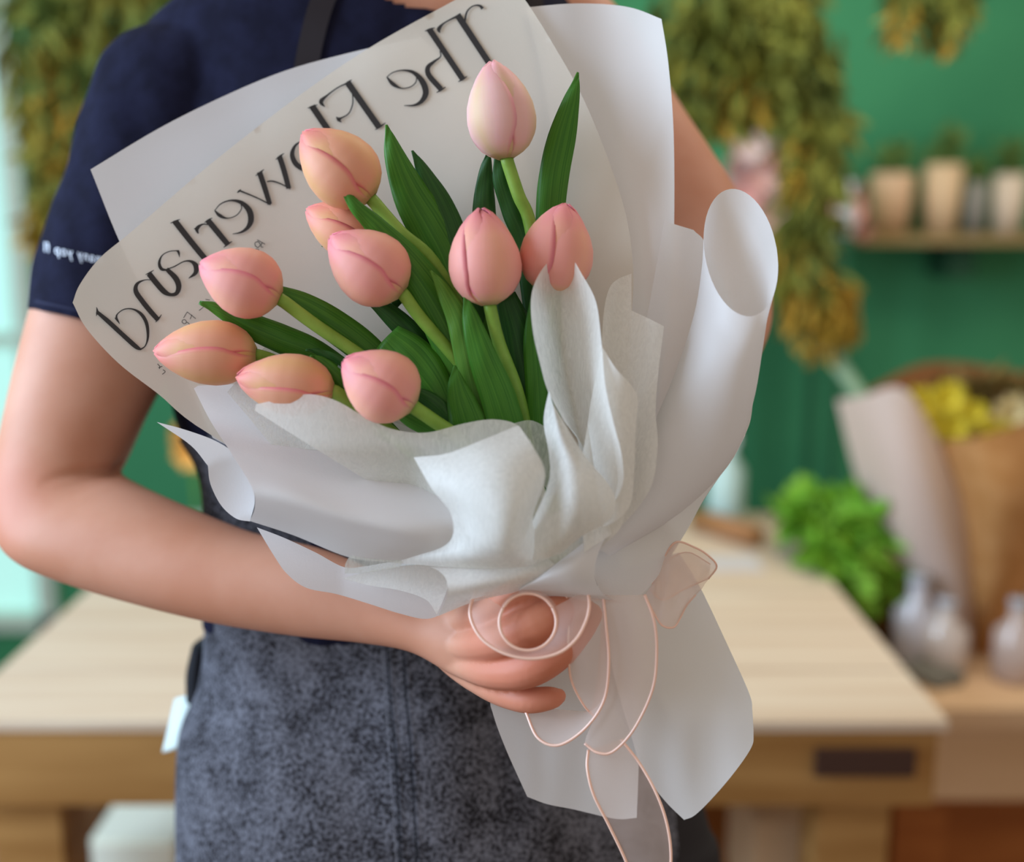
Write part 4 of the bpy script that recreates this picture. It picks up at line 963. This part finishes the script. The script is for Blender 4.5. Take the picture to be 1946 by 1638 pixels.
def dH2(x, y): return .660-.022*(y-520)/400+.006*math.sin((x-1150)/22)
sheet('wrapping_veil', [(1143, 660, 1), (1148, 590), (1158, 548), (1175, 530), (1200, 520, 1), (1200, 590, 1), (1230, 604), (1262, 620, 1), (1252, 700), (1246, 780), (1250, 850), (1235, 930), (1180, 1000), (1110, 1050, 1), (1100, 900, 1)], dH2, M['veil'],
      'wavy veil fold between the pointed veil and the right roll', cat='wrapping veil', step=11)
def dH3(x, y): return .634-.010*math.sin((x-1130)/85*math.pi*.9)
sheet('wrapping_veil', [(1145, 660, 1), (1170, 700), (1196, 728), (1212, 758), (1208, 820), (1205, 900), (1195, 965), (1150, 1000), (1125, 985, 1), (1110, 900), (1120, 780)], dH3, M['veil'],
      'narrow veil pleat with a rounded shoulder next to the pointed veil', cat='wrapping veil', step=10)
sheet('wrapping_veil', [(1030, 985, 1), (1090, 960), (1150, 945), (1190, 965, 1), (1175, 1010), (1120, 1055), (1070, 1085), (1000, 1088, 1), (1005, 1040)], lambda x, y: .636+.016*math.exp(-(((x-1112)*.75+(y-1012)*.66)**2/900.0+((x-1112)*-.66+(y-1012)*.75)**2/260.0)), M['veil'],
      'crumpled veil hollow at the neck where all the sheets are gathered', cat='wrapping veil', step=8)
# right roll
def ring(C_, h, s, d0, rd, n=24):
    out = []
    for k in range(n+1):
        th = 2*math.pi*k/n; co, si = math.cos(th), math.sin(th)
        out.append((C_[0]+h[0]*co+s[0]*si, C_[1]+h[1]*co+s[1]*si, d0+rd*si))
    return out
rr = [ring((1408, 480), (68, -8), (-20, -121), .658, .024), ring((1398, 545), (62, 0), (-18, -100), .658, .024), ring((1384, 630), (66, 12), (-10, -60), .658, .023), ring((1356, 740), (76, 20), (-5, -30), .66, .021),
      ring((1312, 850), (82, 20), (0, -10), .66, .017), ring((1238, 950), (60, 22), (0, -4), .658, .012), ring((1130, 1040), (30, 16), (0, 0), .652, .008)]
wrap('wrapping_paper', rr, M['white_paper'], 'white sheet rolled into a tall cone on the right with an oval open mouth', nu=2, nv=6)
def dD(x, y): return .692-.014*((x-1300)/130.0)**2*(1 if x > 1300 else 0)+.004*noise.noise(Vector((x/90, y/140, 2)))
sheet('wrapping_paper', [(1262, 420, 1), (1318, 437, 1), (1345, 470), (1400, 600), (1424, 690, 1), (1431, 740), (1427, 795), (1414, 832, 1), (1330, 900), (1200, 985, 1), (1150, 1040, 1), (1180, 850), (1230, 600)], dD, M['white_paper'],
      'white panel behind the right cone with a curved outer edge', step=14)
# lower right flap: back face and rolled front
rf = sheet('wrapping_paper', [(1417, 826, 1), (1395, 866), (1340, 946), (1310, 1000), (1276, 1055), (1246, 1100), (1215, 1132), (1182, 1146), (1150, 1135), (1132, 1100), (1130, 1065), (1150, 1020), (1205, 965, 1), (1260, 925), (1340, 878)],
      lambda x, y: .650+.008*((x-1150)/250.0)+.010*max(0, 1-((x-1200)**2+(y-1060)**2)/9000.0), M['white_paper'], 'white flap folded out at the lower right and rolled to the front over the ribbon', step=11)
link('rolled_front', patch_mesh([
    [(1210, 962, .655), (1160, 1008, .638), (1134, 1060, .628), (1132, 1100, .628), (1150, 1132, .636), (1190, 1147, .652)],
    [(1150, 1000, .650), (1115, 1030, .634), (1090, 1070, .624), (1085, 1100, .625), (1095, 1125, .634), (1120, 1142, .650)],
    [(1080, 1052, .645), (1060, 1070, .632), (1045, 1090, .626), (1040, 1108, .628), (1045, 1124, .636), (1060, 1138, .648)],
    [(1020, 1098, .640), (1010, 1104, .634), (1003, 1110, .631), (998, 1116, .632), (996, 1122, .636), (1000, 1131, .642)],
    [(992, 1116, .640), (989, 1118, .637), (987, 1120, .636), (986, 1122, .636), (986, 1124, .638), (988, 1127, .641)]], 7, 7, 'rolled_front'), M['white_paper'], rf)
# tail of the wrap below the hand
def dN(x, y): return .700+.010*max(0, (y-1150)/400)-.012*((x-1180)/250.0)**2+.003*noise.noise(Vector((x/70, y/160, 9)))
sheet('wrapping_paper', [(1020, 1120, 1), (960, 1230), (933, 1320), (938, 1360), (962, 1425), (1002, 1514, 1), (1040, 1528), (1090, 1538), (1170, 1556), (1210, 1554, 1), (1214, 1450), (1220, 1250), (1200, 1110, 1)], dN, M['white_paper'],
      'left tail of the white wrap hanging below the hand in front of the apron', step=13)
sheet('wrapping_paper', [(1150, 1090, 1), (1160, 1250), (1200, 1400), (1222, 1465), (1262, 1520), (1300, 1558, 1), (1322, 1548), (1360, 1510), (1400, 1462), (1428, 1420), (1432, 1395), (1430, 1352, 1), (1424, 1318), (1380, 1220), (1330, 1115), (1290, 1050, 1)], lambda x, y: dN(x, y)-.006-.006*max(0, (x-1330)/100), M['white_paper'],
      'broad right tail of the white wrap hanging beside the apron with a pointed lower corner', step=13)

# ---- organza ribbon
rib = empty('ribbon', P(1130, 1130, .65), 'sheer peach organza ribbon with corded edges, looped over the hand and hanging down', 'ribbon')
def samp(c, t):
    f = t*(len(c)-1); k = min(int(f), len(c)-2); return tuple(p+(q-p)*(f-k) for p, q in zip(c[k], c[k+1]))
def ribbon(name, A, B, n=9, edge=1.35, cords=(1, 1)):
    a = spl(A, n); b_ = spl(B, n); m = max(len(a), len(b_)); V = []; Fs = []; nw = 12 if name == 'bow_loop' else 6
    for i in range(m):
        pa = P(*samp(a, i/(m-1))); pb = P(*samp(b_, i/(m-1)))
        for k in range(nw+1): q = pa.lerp(pb, k/nw); cz = 0.004*noise.noise(q*120)*math.sin(math.pi*k/nw) if name == 'bow_loop' else 0; V.append(q-FW*(0.0015*math.sin(math.pi*k/nw)+cz))
    for i in range(m-1):
        for k in range(nw): q = i*(nw+1)+k; Fs.append([q, q+1, q+nw+2, q+nw+1])
    o = link(name, mesh_from(V, Fs, name), M['organza_dense' if name == 'bow_loop' else 'organza'], rib)
    for e, on in ((a, cords[0]), (b_, cords[1])):
        if on: tubeobj('corded_edge', [P(*q) for q in e], [edge*q[2]/F for q in e], M['ribbon_edge'], o, 8)
def arc(cx, cy, r, a0, a1, st, d): return [(cx+r*math.cos(math.radians(a)), cy+r*math.sin(math.radians(a)), d-.004*math.sin(math.radians(a))) for a in range(a0, a1, st)]
ribbon('ribbon_loop', arc(1003, 1182, 54, 210, -31, -20, .630),
       [(905, 1120, .642), (893, 1158, .636), (900, 1190, .632), (922, 1220, .628), (962, 1243, .624), (1010, 1252, .622), (1060, 1242, .622), (1094, 1216, .624), (1113, 1182, .628), (1120, 1150, .632), (1116, 1118, .642)], 5, 3.2)
ribbon('ribbon_loop', arc(1003, 1182, 54, 210, 340, 20, .630), arc(1005, 1180, 60, 210, 340, 20, .632), 5, 2.8, (1, 0))
ribbon('ribbon_loop', [(1076, 1130, .644), (1080, 1180, .642), (1080, 1230, .642), (1085, 1290, .648), (1108, 1338, .656), (1130, 1362, .660)],
       [(1146, 1130, .644), (1152, 1190, .642), (1157, 1260, .642), (1154, 1300, .644), (1148, 1330, .648), (1135, 1356, .654)], 8, 2.2, (1, 0))
ribbon('ribbon_loop', [(1146, 1130, .644), (1152, 1190, .641), (1157, 1260, .641), (1148, 1330, .645), (1112, 1384, .648), (1062, 1416, .650), (1022, 1402, .655), (998, 1350, .664)],
       [(1130, 1350, .665), (1125, 1352, .666), (1120, 1352, .667), (1112, 1352, .668), (1090, 1350, .668), (1060, 1348, .668), (1030, 1345, .668), (1000, 1345, .668)], 8, 2.8, (1, 0))
ribbon('ribbon_loop', [(1146, 1130, .646), (1152, 1190, .644), (1157, 1260, .645), (1150, 1320, .648), (1136, 1355, .650), (1122, 1382, .652), (1114, 1400, .654), (1111, 1412, .656)],
       [(1225, 1130, .642), (1243, 1180, .640), (1248, 1240, .642), (1240, 1310, .645), (1205, 1385, .648), (1165, 1428, .65), (1135, 1430, .652), (1111, 1413, .656)], 8, 2.8, (0, 1))
ribbon('ribbon_tail', [(1118, 1425, .656), (1116, 1460, .652), (1128, 1510, .65), (1158, 1570, .65), (1190, 1638, .65), (1205, 1690, .65)],
       [(1180, 1405, .66), (1215, 1450, .655), (1246, 1505, .65), (1266, 1560, .648), (1275, 1620, .648), (1272, 1690, .648)], 8, 2.8)
ribbon('bow_loop', [(1240, 1110, .665), (1262, 1060, .66), (1285, 1030, .655), (1320, 1040, .655), (1345, 1055, .655), (1362, 1076, .658), (1346, 1100, .66)],
       [(1225, 1130, .665), (1240, 1160, .655), (1258, 1188, .65), (1280, 1192, .65), (1292, 1175, .652), (1305, 1150, .655), (1322, 1130, .66)], 7, 1.8)
ribbon('bow_loop', [(1245, 1090, .672), (1275, 1060, .672), (1310, 1050, .67), (1350, 1072, .668)], [(1235, 1120, .672), (1260, 1140, .674), (1300, 1120, .672), (1345, 1100, .668)], 7, 1.2)
